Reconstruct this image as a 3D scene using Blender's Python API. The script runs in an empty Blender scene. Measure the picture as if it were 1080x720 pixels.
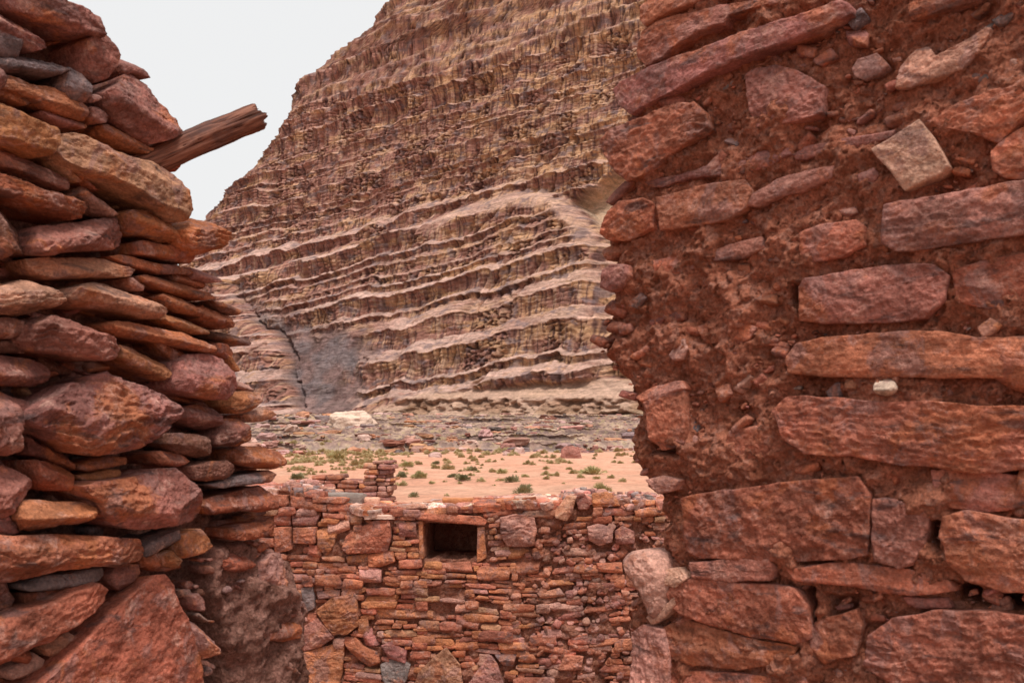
import bpy, math, random
import numpy as np
sc = bpy.context.scene
R = math.radians
# ------------------------------------------------------------------ camera, sky, sun
F = 960.0; EYE = 1.65; PITCH = math.atan(90 / F)
cam = bpy.data.cameras.new('camera'); camo = bpy.data.objects.new('camera', cam)
sc.collection.objects.link(camo); sc.camera = camo
camo.location = (0, 0, EYE); camo.rotation_euler = (math.pi / 2 + PITCH, 0, 0)
cam.sensor_width = 36; cam.lens = 32; cam.clip_start = .05; cam.clip_end = 8000
cam.dof.use_dof = True; cam.dof.focus_distance = 6.0; cam.dof.aperture_fstop = 14.0
SUN_EL, SUN_AZ = R(68), R(163)          # direction the light comes FROM: high, behind the camera
w = bpy.data.worlds.new('World'); sc.world = w; w.use_nodes = True
nt = w.node_tree; bg = nt.nodes['Background']; bg.inputs[1].default_value = .1
sky = nt.nodes.new('ShaderNodeTexSky'); sky.sky_type = 'NISHITA'; sky.sun_disc = False
sky.sun_elevation = SUN_EL; sky.sun_rotation = SUN_AZ; sky.dust_density = 6; sky.air_density = 1.5
mx = nt.nodes.new('ShaderNodeMix'); mx.data_type = 'RGBA'; mx.inputs[0].default_value = .93
mx.inputs[7].default_value = (8.7, 8.7, 8.7, 1)       # even white cloud deck
nt.links.new(sky.outputs[0], mx.inputs[6]); nt.links.new(mx.outputs[2], bg.inputs[0])
sl = bpy.data.lights.new('sun', 'SUN'); sl.energy = 3.5; sl.angle = R(18); sl.color = (1, .95, .88)
so = bpy.data.objects.new('sun', sl); sc.collection.objects.link(so)
from mathutils import Vector
dv = Vector((math.sin(SUN_AZ) * math.cos(SUN_EL), math.cos(SUN_AZ) * math.cos(SUN_EL), math.sin(SUN_EL)))
so.rotation_euler = dv.to_track_quat('Z', 'Y').to_euler()
sc.view_settings.view_transform = 'Standard'; sc.view_settings.look = 'None'
sc.view_settings.exposure = 0.07; sc.view_settings.gamma = 1; sc.view_settings.use_curve_mapping = False

# ------------------------------------------------------------------ numpy noise
_rs = np.random.RandomState(7)
_perm = np.concatenate([_rs.permutation(256)] * 3).astype(np.int32)
_g = _rs.normal(size=(256, 3)); _g /= np.linalg.norm(_g, axis=1)[:, None]; _g = _g.astype(np.float32)
def perlin(p):
    p = np.asarray(p, np.float32); i = np.floor(p).astype(np.int32); f = p - i; i &= 255
    u = f * f * f * (f * (f * 6 - 15) + 10)
    def gr(dx, dy, dz):
        h = _perm[_perm[_perm[i[..., 0] + dx] + i[..., 1] + dy] + i[..., 2] + dz]
        g = _g[h]
        return g[..., 0] * (f[..., 0] - dx) + g[..., 1] * (f[..., 1] - dy) + g[..., 2] * (f[..., 2] - dz)
    def L(a, b, t): return a + (b - a) * t
    x00 = L(gr(0,0,0), gr(1,0,0), u[..., 0]); x10 = L(gr(0,1,0), gr(1,1,0), u[..., 0])
    x01 = L(gr(0,0,1), gr(1,0,1), u[..., 0]); x11 = L(gr(0,1,1), gr(1,1,1), u[..., 0])
    return L(L(x00, x10, u[..., 1]), L(x01, x11, u[..., 1]), u[..., 2]) * 1.6
def fbm(p, o=4, g=.5, ridge=False):
    s = 0; a = 1; p = np.asarray(p, np.float32)
    for k in range(o):
        n = perlin(p * (2.03 ** k) + 17.3 * k)
        s = s + a * ((.5 - np.abs(n)) if ridge else n); a *= g
    return s
def n3(x, y, z, o=1, **k):
    return fbm(np.stack(np.broadcast_arrays(x, y, z), -1), o, **k)
def sst(a, b, x):
    t = np.clip((x - a) / (b - a), 0, 1); return t * t * (3 - 2 * t)
def psdf(pts, poly):
    """signed distance to polygon, + inside"""
    pts = np.asarray(pts, float); poly = np.asarray(poly, float); x, y = pts[..., 0], pts[..., 1]
    d = np.full(x.shape, 1e9); ins = np.zeros(x.shape, bool); n = len(poly)
    for k in range(n):
        a = poly[k]; b = poly[(k + 1) % n]; e = b - a
        t = np.clip(((x - a[0]) * e[0] + (y - a[1]) * e[1]) / (e @ e + 1e-12), 0, 1)
        d = np.minimum(d, (x - a[0] - t * e[0]) ** 2 + (y - a[1] - t * e[1]) ** 2)
        c = (a[1] > y) != (b[1] > y)
        ins ^= c & (x < a[0] + (y - a[1]) * e[0] / (e[1] if abs(e[1]) > 1e-9 else 1e-9))
    d = np.sqrt(d); return np.where(ins, d, -d)

# ------------------------------------------------------------------ camera maths
cp, sp = math.cos(PITCH), math.sin(PITCH)
def rayd(px, py):
    a = (np.asarray(px, float) - 540) / F; b = (360 - np.asarray(py, float)) / F
    return np.stack([a, cp - b * sp, sp + b * cp], -1)
def project(P):
    x, y, z = P[..., 0], P[..., 1], P[..., 2] - EYE
    d = y * cp + z * sp; v = -y * sp + z * cp
    return 540 + F * x / d, 360 - F * v / d
class Frame:
    def __init__(s, o, U, V, N):
        s.o = np.array(o, float); s.U = np.array(U, float); s.V = np.array(V, float); s.N = np.array(N, float)
    def P(s, u, v, w):
        return s.o + np.asarray(u)[..., None] * s.U + np.asarray(v)[..., None] * s.V + np.asarray(w)[..., None] * s.N
    def unproj(s, pts, w=0.):
        pts = np.asarray(pts, float); D = rayd(pts[:, 0], pts[:, 1]); C = np.array([0, 0, EYE])
        o = s.o + s.N * w; t = ((o - C) @ s.N) / (D @ s.N); P = C + D * t[:, None] - s.o
        return np.stack([P @ s.U, P @ s.V], -1)
def wall_frame(a, b):
    a = np.array([a[0], a[1], 0.]); b = np.array([b[0], b[1], 0.]); U = (b - a) / np.linalg.norm(b - a)
    N = np.cross(U, [0, 0, 1.]); 
    if N @ (-a) < 0: N = -N
    return Frame(a, U, (0, 0, 1), N)

# ------------------------------------------------------------------ objects
def link(o, parent=None):
    sc.collection.objects.link(o)
    if parent is not None: o.parent = parent
    return o
def tag(o, label=None, cat=None, group=None, kind=None):
    for k, v in (('label', label), ('category', cat), ('group', group), ('kind', kind)):
        if v: o[k] = v
    return o
def mesh_obj(name, V, Fc, mat, parent=None, col=None, smooth=True, origin=None):
    V = np.asarray(V, np.float32)
    if origin is None: origin = V.mean(0) if len(V) else np.zeros(3)
    origin = np.asarray(origin, float); po = np.zeros(3)
    if parent is not None: po = np.array(parent['_w'])
    me = bpy.data.meshes.new(name); me.vertices.add(len(V))
    me.vertices.foreach_set('co', (V - origin).astype(np.float32).ravel())
    Fc = np.asarray(Fc, np.int32); nf, k = Fc.shape
    me.loops.add(nf * k); me.loops.foreach_set('vertex_index', Fc.ravel())
    me.polygons.add(nf); me.polygons.foreach_set('loop_start', np.arange(0, nf * k, k, dtype=np.int32))
    me.update(calc_edges=True)
    me.polygons.foreach_set('use_smooth', np.full(nf, smooth))
    if col is not None:
        ca = me.color_attributes.new('Col', 'FLOAT_COLOR', 'POINT')
        c = np.ones((len(V), 4), np.float32); c[:, :3] = col; ca.data.foreach_set('color', c.ravel())
    me.materials.append(mat)
    o = bpy.data.objects.new(name, me); link(o, parent); o.location = origin - po
    return o
WO = {}
def empty(name, loc, **k):
    o = bpy.data.objects.new(name, None); link(o); o.location = loc; o['_w'] = list(map(float, loc)); o.empty_display_size = .2
    return tag(o, **k)

# ------------------------------------------------------------------ materials
class NB:
    def __init__(s, name):
        s.m = bpy.data.materials.new(name); s.m.use_nodes = True; s.t = s.m.node_tree
        s.b = s.t.nodes['Principled BSDF']; s.geo = s.t.nodes.new('ShaderNodeNewGeometry')
    def n(s, ty, **k):
        nd = s.t.nodes.new(ty)
        for a, v in k.items(): setattr(nd, a, v)
        return nd
    def l(s, a, b): s.t.links.new(a, b)
    def noise(s, scale, detail=5, rough=.55, stretch=(1, 1, 1), rot=(0, 0, 0), dist=0.):
        mp = s.n('ShaderNodeMapping'); mp.inputs['Scale'].default_value = stretch; mp.inputs['Rotation'].default_value = rot
        s.l(s.geo.outputs['Position'], mp.inputs[0])
        t = s.n('ShaderNodeTexNoise'); t.inputs['Scale'].default_value = scale; t.inputs['Detail'].default_value = detail
        t.inputs['Roughness'].default_value = rough; t.inputs['Distortion'].default_value = dist
        s.l(mp.outputs[0], t.inputs[0]); return t.outputs[0]
    def ramp(s, x, stops):
        r = s.n('ShaderNodeValToRGB'); e = r.color_ramp.elements
        while len(e) < len(stops): e.new(.5)
        for q, (p, c) in zip(e, stops):
            q.position = p; q.color = (c, c, c, 1) if isinstance(c, (int, float)) else (*c, 1)
        s.l(x, r.inputs[0]); return r.outputs[0]
    def mix(s, f, a, b, mode='MIX'):
        m = s.n('ShaderNodeMix'); m.data_type = 'RGBA'; m.blend_type = mode
        for v, i in ((f, 0), (a, 6), (b, 7)):
            if isinstance(v, (int, float)): m.inputs[i].default_value = v
            elif isinstance(v, tuple): m.inputs[i].default_value = (*v, 1)
            else: s.l(v, m.inputs[i])
        return m.outputs[2]
    def bump(s, h, dist, strength=1., prev=None):
        b = s.n('ShaderNodeBump'); b.inputs['Distance'].default_value = dist; b.inputs['Strength'].default_value = strength
        s.l(h, b.inputs['Height'])
        if prev is not None: s.l(prev, b.inputs['Normal'])
        return b.outputs[0]
    def attr(s, nme='Col'):
        a = s.n('ShaderNodeAttribute'); a.attribute_name = nme; return a.outputs['Color']
    def done(s, col, nrm=None, rough=.85, spec=.25):
        s.l(col, s.b.inputs['Base Color'])
        if nrm is not None: s.l(nrm, s.b.inputs['Normal'])
        s.b.inputs['Roughness'].default_value = rough; s.b.inputs['Specular IOR Level'].default_value = spec
        return s.m

def rock_mat(name, k=1., orange=(.42, .14, .055), dust=(.50, .29, .235), bump=1., rough=.88, spec=.18):
    b = NB(name); c = b.attr()
    c = b.mix(1., c, b.ramp(b.noise(9 * k, 6, .65), [(.28, .5), (.5, 1.), (.72, 1.55)]), 'MULTIPLY')
    c = b.mix(b.ramp(b.noise(6 * k, 5, .65, dist=.8), [(.53, 0.), (.60, .62)]), c, orange)
    c = b.mix(b.ramp(b.noise(11 * k, 5, .65, (1.3, 1.3, 1), dist=.5), [(.54, 0.), (.60, .6)]), c, (.25, .13, .115))
    c = b.mix(b.ramp(b.noise(20 * k, 7, .75), [(.54, 0.), (.66, .65)]), c, dust)
    c = b.mix(b.ramp(b.noise(12 * k, 5, .6, (1, 1, 3.2), dist=.4), [(.33, .65), (.41, 0.)]), c, (.075, .05, .05))
    c = b.mix(1., c, b.ramp(b.noise(170 * k, 3, .7), [(.3, .68), (.5, 1.), (.7, 1.35)]), 'MULTIPLY')
    c = b.mix(1., c, b.ramp(b.noise(9 * k, 5, .6, (1, 1, 7), rot=(.25, .2, 0)), [(.36, .76), (.5, 1.), (.64, 1.22)]), 'MULTIPLY')
    n = b.bump(b.noise(24 * k, 7, .62, (1, 1, 1.05)), .016 / k * bump)
    vo = b.n('ShaderNodeTexVoronoi'); vo.inputs['Scale'].default_value = 26 * k; vm = b.n('ShaderNodeVectorMath'); vm.operation = 'ADD'
    wn = b.n('ShaderNodeTexNoise'); wn.inputs['Scale'].default_value = 30 * k; b.l(b.geo.outputs['Position'], wn.inputs[0]); vs = b.n('ShaderNodeVectorMath'); vs.operation = 'SCALE'; vs.inputs['Scale'].default_value = .035 / k
    b.l(wn.outputs['Color'], vs.inputs[0]); b.l(b.geo.outputs['Position'], vm.inputs[0]); b.l(vs.outputs[0], vm.inputs[1]); b.l(vm.outputs[0], vo.inputs[0])
    n = b.bump(vo.outputs['Distance'], .009 / k * bump, .5, n)
    n = b.bump(b.noise(110 * k, 5, .65), .0035 / k * bump, 1., n)
    return b.done(c, n, rough, spec)
M_rock = rock_mat('weathered sandstone')
M_rockf = rock_mat('masonry sandstone far', .9, orange=(.43, .165, .09), dust=(.50, .28, .22))
def mud_mat(name, a, bcol, k=1.):
    b = NB(name)
    c = b.mix(b.ramp(b.noise(14 * k, 7, .7), [(.35, 0.), (.65, 1.)]), a, bcol)
    v = b.n('ShaderNodeTexVoronoi'); v.inputs['Scale'].default_value = 75 * k; b.l(b.geo.outputs['Position'], v.inputs[0])
    c = b.mix(b.ramp(v.outputs['Color'], [(.62, 0.), (.75, .35)]), c, (.44, .24, .19))
    c = b.mix(1., c, b.ramp(b.noise(200 * k, 3, .7), [(.3, .6), (.5, 1.), (.7, 1.4)]), 'MULTIPLY')
    n = b.bump(b.noise(45 * k, 8, .75), .022 / k)
    n = b.bump(v.outputs['Distance'], .006 / k, .7, n)
    return b.done(c, n, .95, .1)
M_mud = mud_mat('red mud mortar', (.31, .108, .062), (.53, .20, .125))
M_mudL = mud_mat('brown mud mortar', (.15, .065, .046), (.42, .21, .165))
M_mudB = mud_mat('back wall mortar', (.25, .098, .062), (.42, .18, .12), .8)

# ------------------------------------------------------------------ stone builder
PAL = dict(p=(.38, .16, .125), r=(.43, .145, .08), o=(.54, .215, .105), t=(.52, .27, .165), g=(.25, .195, .185), k=(.54, .285, .225),
           y=(.68, .38, .26), w=(.72, .52, .41), d=(.25, .11, .08), m=(.42, .15, .092), l=(.55, .36, .315), b=(.48, .178, .11))
def stone_mesh(fr, uv, w0, T, depth, res, seed, lit=.5, rough=1., smooth=.25, flat=0.):
    rs = np.random.RandomState(seed); uv = np.asarray(uv, float)
    for it in range(1 if smooth <= .25 else 2):            # light corner cutting
        nx = np.roll(uv, -1, 0); q = smooth * .35 if smooth <= .25 else smooth * .6
        uv = np.stack([uv * (1 - q) + nx * q, uv * q + nx * (1 - q)], 1).reshape(-1, 2)
    for lv in range(2):                                     # broken, angular outline
        nx = np.roll(uv, -1, 0); ed = nx - uv; le = np.linalg.norm(ed, axis=1, keepdims=True)
        nrm = np.stack([-ed[:, 1], ed[:, 0]], -1); mid = (uv + nx) / 2 + (rs.rand(len(uv), 1) - .5) * (.05, .07)[lv] * nrm * rough + ed * (rs.rand(len(uv), 1) - .5) * .3
        uv = np.stack([uv, mid], 1).reshape(-1, 2)
    e = np.roll(uv, -1, 0) - uv; L = np.linalg.norm(e, axis=1); cum = np.concatenate([[0], L.cumsum()]); per = cum[-1]
    n = int(max(14, min(260, per / res))); t = np.linspace(0, per, n, endpoint=False)
    cl = np.vstack([uv, uv[:1]]); B = np.stack([np.interp(t, cum, cl[:, 0]), np.interp(t, cum, cl[:, 1])], -1)
    c = B.mean(0); A = B - c; ev, evec = np.linalg.eigh(A.T @ A); ax = evec[:, 1]
    a = A @ ax; bb = A @ evec[:, 0]; hl = (a.max() - a.min()) / 2; hw = (bb.max() - bb.min()) / 2
    seg = max(0, hl - hw * .9); cen = (a.max() + a.min()) / 2
    m = c + np.outer(np.clip(a, cen - seg, cen + seg), ax) + evec[:, 0] * (bb.max() + bb.min()) / 2
    rad = B - m; rl = np.linalg.norm(rad, axis=1)
    nr = int(max(3, min(60, hw / res)))
    s = np.linspace(1, 0, nr + 1)
    P2 = m[None] + s[:, None, None] * rad[None]
    d = (1 - s)[:, None] * rl[None]
    bev = max(res * 1.2, hw * (.03 + .07 * rs.rand())) if smooth <= .25 else hw * .5
    x = np.clip(d / bev, 0, 1); e0 = .8 if smooth <= .25 else .1
    h = T * 1.05 * (e0 + (1 - e0) * np.minimum(1, x * 1.3))
    # chisel planes
    rel = (P2 - c)
    sz0 = min(hw, .12)
    jit = fbm(np.dstack([P2 / max(sz0, .01) * 1.2, np.full(P2.shape[:2], seed * .71)]), 3, .5) * sz0 * .10 * rough
    for q in range(rs.randint(3, 7)):
        ang = rs.rand() * 6.283; dr = np.array([math.cos(ang), math.sin(ang)]); ext = (A @ dr).max()
        h = np.minimum(h, T * (1 + .02 * q) - (.12 + .75 * rs.rand() ** 1.6) * (1 - .75 * flat) * T / (.035 + .0 * ext) * .55 * ((rel @ dr) + jit - (.05 + .75 * rs.rand()) * ext))
    # lit upper plane and undercut lower plane
    upv = evec[:, 0] * (1 if evec[1, 0] > 0 else -1)
    if upv[1] < .5: upv = np.array([0., 1.])
    ext = (A @ upv).max(); lo = -(A @ upv).min(); ry = rel @ upv
    lit = lit * rs.uniform(.4, 1.5); h = np.minimum(h, T - (1 - .85 * flat) * (.35 + 1.6 * lit) * T * ((ry + jit) / ext - (-.35 + .95 * rs.rand())))
    h = np.minimum(h, T - (1 - .8 * flat) * T * (.5 + lit) * 1.7 * ((-ry + jit) / lo - .3 - .4 * rs.rand()))
    h = np.maximum(h, -T * .6)
    pr = rel @ evec[:, 0]; lam = sz0 * (.22 + .3 * rs.rand())
    tq = pr / lam + 1.2 * fbm(np.dstack([P2 / max(sz0, .01) * .8, np.full(P2.shape[:2], seed * .33)]), 3, .5)
    sw = tq - np.floor(tq); h = h + T * (.13 if rs.rand() < .35 else .04) * rough * (sst(0, .14, sw) - sw)
    W = w0 + h
    sz = min(hw, .12)
    u_, v_ = P2[..., 0], P2[..., 1]
    # sides
    ks = np.array([.25, .6, 1.]) if depth > 0 else np.array([])
    sides2 = [m + rad * (1 - .10 * k - .06 * rs.rand()) for k in ks]
    U = np.concatenate([np.array([q[:, 0] for q in sides2])[::-1], u_], 0); Vv = np.concatenate([np.array([q[:, 1] for q in sides2])[::-1], v_], 0)
    Ww = np.concatenate([np.array([np.full(n, w0 - depth * k) for k in ks])[::-1], W], 0)
    P = fr.P(U, Vv, Ww)
    nn = P + seed * 1.37
    f1 = 1.1 / max(sz, .01)
    am = sz * .055 * rough
    disp = np.stack([fbm(nn * f1 * .55 + 11 * k, 3, .5) for k in range(3)], -1) * am
    st = nn * np.array([1, 1, 1.1]) * f1 * 1.1
    rid = (fbm(st, 4, .62, ridge=True) - .4) * am * 1.5
    fine = (fbm(nn * 60, 3, .65) + .8 * fbm(nn * np.array([40, 40, 48.]), 2, .6, ridge=True)) * min(.0036, sz * .05) * rough
    P = P + disp + (rid + fine)[..., None] * fr.N
    rows = P.shape[0]
    idx = np.arange(rows * n).reshape(rows, n)
    a0 = idx[:-1]; a1 = idx[1:]
    Fc = np.stack([a0, np.roll(a0, -1, 1), np.roll(a1, -1, 1), a1], -1).reshape(-1, 4)
    V = P.reshape(-1, 3)
    # orientation: want outward
    p0, p1, p2 = V[Fc[len(Fc) // 2, 0]], V[Fc[len(Fc) // 2, 1]], V[Fc[len(Fc) // 2, 3]]
    area = .5 * np.sum(B[:, 0] * np.roll(B[:, 1], -1) - np.roll(B[:, 0], -1) * B[:, 1])
    fl = (np.dot(np.cross(fr.U, fr.V), fr.N) * area) < 0
    if fl: Fc = Fc[:, ::-1]
    return V, Fc
class Acc:
    def __init__(s): s.V = []; s.F = []; s.C = []; s.n = 0
    def add(s, V, Fc, c):
        s.V.append(V); s.F.append(Fc + s.n); s.C.append(np.broadcast_to(np.asarray(c, float), V.shape)); s.n += len(V)
    def build(s, name, mat, parent=None, **k):
        return mesh_obj(name, np.concatenate(s.V), np.concatenate(s.F), mat, parent, np.concatenate(s.C), **k)
TF = .66
def tint(ch, rs, v=.16):
    c = np.array(PAL[ch]) * TF * np.array([1.03, .97, .97]); return np.clip(c * (1 + v * (rs.rand() * 2 - 1)) * (1 + .06 * (rs.rand(3) * 2 - 1)), .02, .9)
def rpoly(rs, cx, cy, wd, ht, ang=0, n=9):
    a = np.sort((np.arange(n) + rs.rand(n) * .7) / n * 6.283)
    r = .85 + .3 * rs.rand(n); ex = .38
    x = np.sign(np.cos(a)) * np.abs(np.cos(a)) ** ex * r * wd / 2; y = np.sign(np.sin(a)) * np.abs(np.sin(a)) ** ex * r * ht / 2
    ca, sa = math.cos(ang), math.sin(ang)
    return np.stack([cx + x * ca - y * sa, cy + x * sa + y * ca], -1)
def core_mesh(fr, polyuv, res, w0, amp, back, dispf=None, hole=None, edge_round=.05, seed=0, backhole=False):
    polyuv = np.asarray(polyuv); lo = polyuv.min(0); hi = polyuv.max(0)
    nu = int((hi[0] - lo[0]) / res) + 2; nv = int((hi[1] - lo[1]) / res) + 2
    u, v = np.meshgrid(lo[0] + np.arange(nu) * res, lo[1] + np.arange(nv) * res)
    P0 = fr.P(u, v, np.zeros_like(u)) + seed
    ju = fbm(P0 * 16 + 5, 3) * .022; jv = fbm(P0 * 16 + 50, 3) * .022
    sd = psdf(np.stack([u + ju, v + jv], -1), polyuv)
    ins = sd > 0
    if hole is not None:
        hs = psdf(np.stack([u, v], -1), hole); insf = ins & (hs < 0)
    else: insf = ins
    W = w0 + amp * (fbm(P0 * 9, 4, .55) * 1.0 + fbm(P0 * 45, 4, .65, ridge=True) * .45 + fbm(P0 * 140, 2, .6) * .12)
    W = W - edge_round * (1 - np.clip(sd / .06, 0, 1)) ** 2
    if dispf is not None: W = W + dispf(u, v, P0)
    Pf = fr.P(u, v, W); Pb = fr.P(u, v, np.full_like(u, w0 - back) + .03 * fbm(P0 * 10 + 9, 3))
    idx = np.arange(nu * nv).reshape(nv, nu); N = nu * nv
    def faces(mask): 
        m = mask[:-1, :-1] & mask[1:, :-1] & mask[:-1, 1:] & mask[1:, 1:]
        return m, np.stack([idx[:-1, :-1], idx[:-1, 1:], idx[1:, 1:], idx[1:, :-1]], -1)[m]
    mf, Ff = faces(insf); mb, Fb = faces(ins)
    Fcs = [Ff, Fb[:, ::-1] + N]
    # skirts on front boundary edges, in a few steps
    pad = np.pad(mf, 1)
    SK = []
    e = pad[1:-1, 1:-1] & ~pad[:-2, 1:-1]; SK.append(np.stack([idx[:-1, 1:], idx[:-1, :-1]], -1)[e])
    e = pad[1:-1, 1:-1] & ~pad[2:, 1:-1]; SK.append(np.stack([idx[1:, :-1], idx[1:, 1:]], -1)[e])
    e = pad[1:-1, 1:-1] & ~pad[1:-1, :-2]; SK.append(np.stack([idx[:-1, :-1], idx[1:, :-1]], -1)[e])
    e = pad[1:-1, 1:-1] & ~pad[1:-1, 2:]; SK.append(np.stack([idx[1:, 1:], idx[:-1, 1:]], -1)[e])
    SK = np.concatenate(SK)
    A, Bk = Pf.reshape(-1, 3), Pb.reshape(-1, 3); V = [A, Bk]; base = 2 * N
    steps = 10; prev = None; uq, inv = np.unique(SK, return_inverse=True); inv = inv.reshape(SK.shape)
    lay = [uq]; 
    for k in range(1, steps):
        f = k / steps; Q = A[uq] * (1 - f) + Bk[uq] * f
        Q = Q + np.stack([fbm(Q * 18 + 7 * j, 4) for j in range(3)], -1) * .018
        V.append(Q); lay.append(base + np.arange(len(uq))); base += len(uq)
    lay.append(uq + N)
    for k in range(steps):
        a = lay[k][inv]; b = lay[k + 1][inv]
        Fcs.append(np.stack([a[:, 0], a[:, 1], b[:, 1], b[:, 0]], -1))
    V = np.concatenate(V); Fc = np.concatenate(Fcs)
    used = np.zeros(len(V), bool); used[Fc.ravel()] = True; mp = np.cumsum(used) - 1
    Fc = mp[Fc]; V = V[used]
    if np.dot(np.cross(fr.U, fr.V), fr.N) < 0: Fc = Fc[:, ::-1]
    return V, Fc
def cover_mask(polys, lo=-300, hi=1400, st=3):
    xs = np.arange(lo, hi, st); ys = np.arange(-150, 950, st); X, Y = np.meshgrid(xs, ys); m = np.zeros(X.shape, bool)
    for p in polys:
        p = np.asarray(p, float); a = p.min(0) - 3; b = p.max(0) + 3
        i0, i1 = np.searchsorted(xs, [a[0], b[0]]); j0, j1 = np.searchsorted(ys, [a[1], b[1]])
        if i1 > i0 and j1 > j0:
            m[j0:j1, i0:i1] |= psdf(np.stack([X[j0:j1, i0:i1], Y[j0:j1, i0:i1]], -1), p) > -1
    def q(x, y):
        i = int((x - lo) / st); j = int((y + 150) / st)
        return 0 <= i < m.shape[1] and 0 <= j < m.shape[0] and m[j, i]
    return q

# ================================================================== TERRAIN
def terrain():
    cols = np.concatenate([np.linspace(-180, -19, 90, endpoint=False), np.linspace(-19, 13, 640, endpoint=False), np.linspace(13, 180, 90, endpoint=False)])
    rr = np.concatenate([np.geomspace(.3, 28, 70, endpoint=False), np.linspace(28, 95, 240, endpoint=False),
                         np.linspace(95, 185, 560, endpoint=False), np.geomspace(185, 5000, 50)])
    A, Rr = np.meshgrid(np.radians(cols), rr)
    X = Rr * np.sin(A); Y = Rr * np.cos(A)
    z = -1.0 * sst(7, 24, Rr)
    z = z + .16 * n3(X / 9, Y / 16, 0, 3) * sst(10, 30, Rr) + .05 * n3(X / 2, Y / 2, 3, 3) * sst(20, 35, Rr)
    # wadi side bench
    front = 99 + 5 * n3(X / 22, 0, 4, 3) + .10 * X * (X > 0)
    t = (Rr * np.cos(A * .6) - front) / 66
    base = 4.4 * np.clip(t, 0, 1.0) ** .85
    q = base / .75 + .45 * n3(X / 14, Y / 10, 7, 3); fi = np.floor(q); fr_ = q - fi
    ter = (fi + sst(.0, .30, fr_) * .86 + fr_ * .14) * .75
    rock = sst(0, .03, t)
    zr = ter - .0 + .38 * n3(X / 1.6, Y / 1.6, 2, 4, ridge=True) + .10 * n3(X / .5, Y / .5, 2, 3)
    z = z + rock * np.maximum(zr, -.2)
    r2 = Rr + rock * (.9 * np.sin(np.clip(fr_ / .3, 0, 1) * math.pi)) * (Rr < 185)
    X2 = r2 * np.sin(A); Y2 = r2 * np.cos(A)
    sand = np.array([.64, .32, .215]); pale = np.array([.66, .39, .275])
    k = sst(-.3, .5, n3(X / 12, Y / 6, 9, 3))[..., None]
    col = sand * (1 - k * .5) + pale * k * .5
    col = col * (1 + .16 * n3(X / 1.5, Y / 1.5, 1, 4)[..., None])
    rc = np.array([.29, .185, .15]); rc2 = np.array([.44, .30, .225]); rc3 = np.array([.16, .10, .09])
    a = n3(X / 3, Y / 5, 4, 4)[..., None]; b_ = n3(X / 1.2, Y / 1.2, 8, 4)[..., None]
    c = rc + (rc2 - rc) * sst(-.15, .35, a); c = c + (rc3 - c) * sst(.0, .35, b_) * .9
    c = c + (np.array([.46, .35, .17]) - c) * sst(.15, .4, n3(X / .8, Y / 1.5, 21, 3))[..., None] * .4
    c = c + (np.array([.10, .065, .06]) - c) * ((fr_ > .02) & (fr_ < .16))[..., None] * .75 * sst(-.2, .2, n3(X / 7, fi * 3.1, 5, 2))[..., None]  # painted shade: dark band along the undercut foot of each ledge
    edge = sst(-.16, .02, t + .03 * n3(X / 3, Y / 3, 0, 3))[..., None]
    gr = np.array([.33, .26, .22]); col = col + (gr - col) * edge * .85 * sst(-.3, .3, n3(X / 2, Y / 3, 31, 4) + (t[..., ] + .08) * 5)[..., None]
    col = col + (c - col) * rock[..., None]
    nr, nc = X.shape; idx = np.arange(nr * nc).reshape(nr, nc); nx = np.roll(idx, -1, 1)
    Fc = np.stack([idx[:-1], nx[:-1], nx[1:], idx[1:]], -1).reshape(-1, 4)[:, ::-1]
    V = np.stack([X2, Y2, z], -1).reshape(-1, 3)
    ci = len(V); V = np.vstack([V, [[0, 0, 0]]])
    Fi = np.stack([idx[0], nx[0], nx[0], np.full(nc, ci)], -1)
    Fi = np.stack([idx[0], nx[0], np.full(nc, ci), np.full(nc, ci)], -1)
    col = np.vstack([col.reshape(-1, 3), [sand]])
    b = NB('sand and rock'); c = b.attr()
    c = b.mix(1., c, b.ramp(b.noise(2.5, 8, .75), [(.3, .68), (.5, 1.), (.7, 1.3)]), 'MULTIPLY')
    n = b.bump(b.noise(1.6, 10, .75), .25); m = b.done(c, n, .95, .1)
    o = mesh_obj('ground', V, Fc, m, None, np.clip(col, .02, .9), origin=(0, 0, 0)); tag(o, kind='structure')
    GX = []
    return rr, cols, z
rr_, cols_, Z_ = terrain()
def ground_z(x, y):
    r = math.hypot(x, y); a = math.degrees(math.atan2(x, y)); i = min(len(rr_) - 2, max(0, np.searchsorted(rr_, r) - 1)); j = int(np.argmin(np.abs(cols_ - a)))
    t = (r - rr_[i]) / (rr_[i + 1] - rr_[i]); return float(Z_[i, j] * (1 - t) + Z_[i + 1, j] * t)

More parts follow.
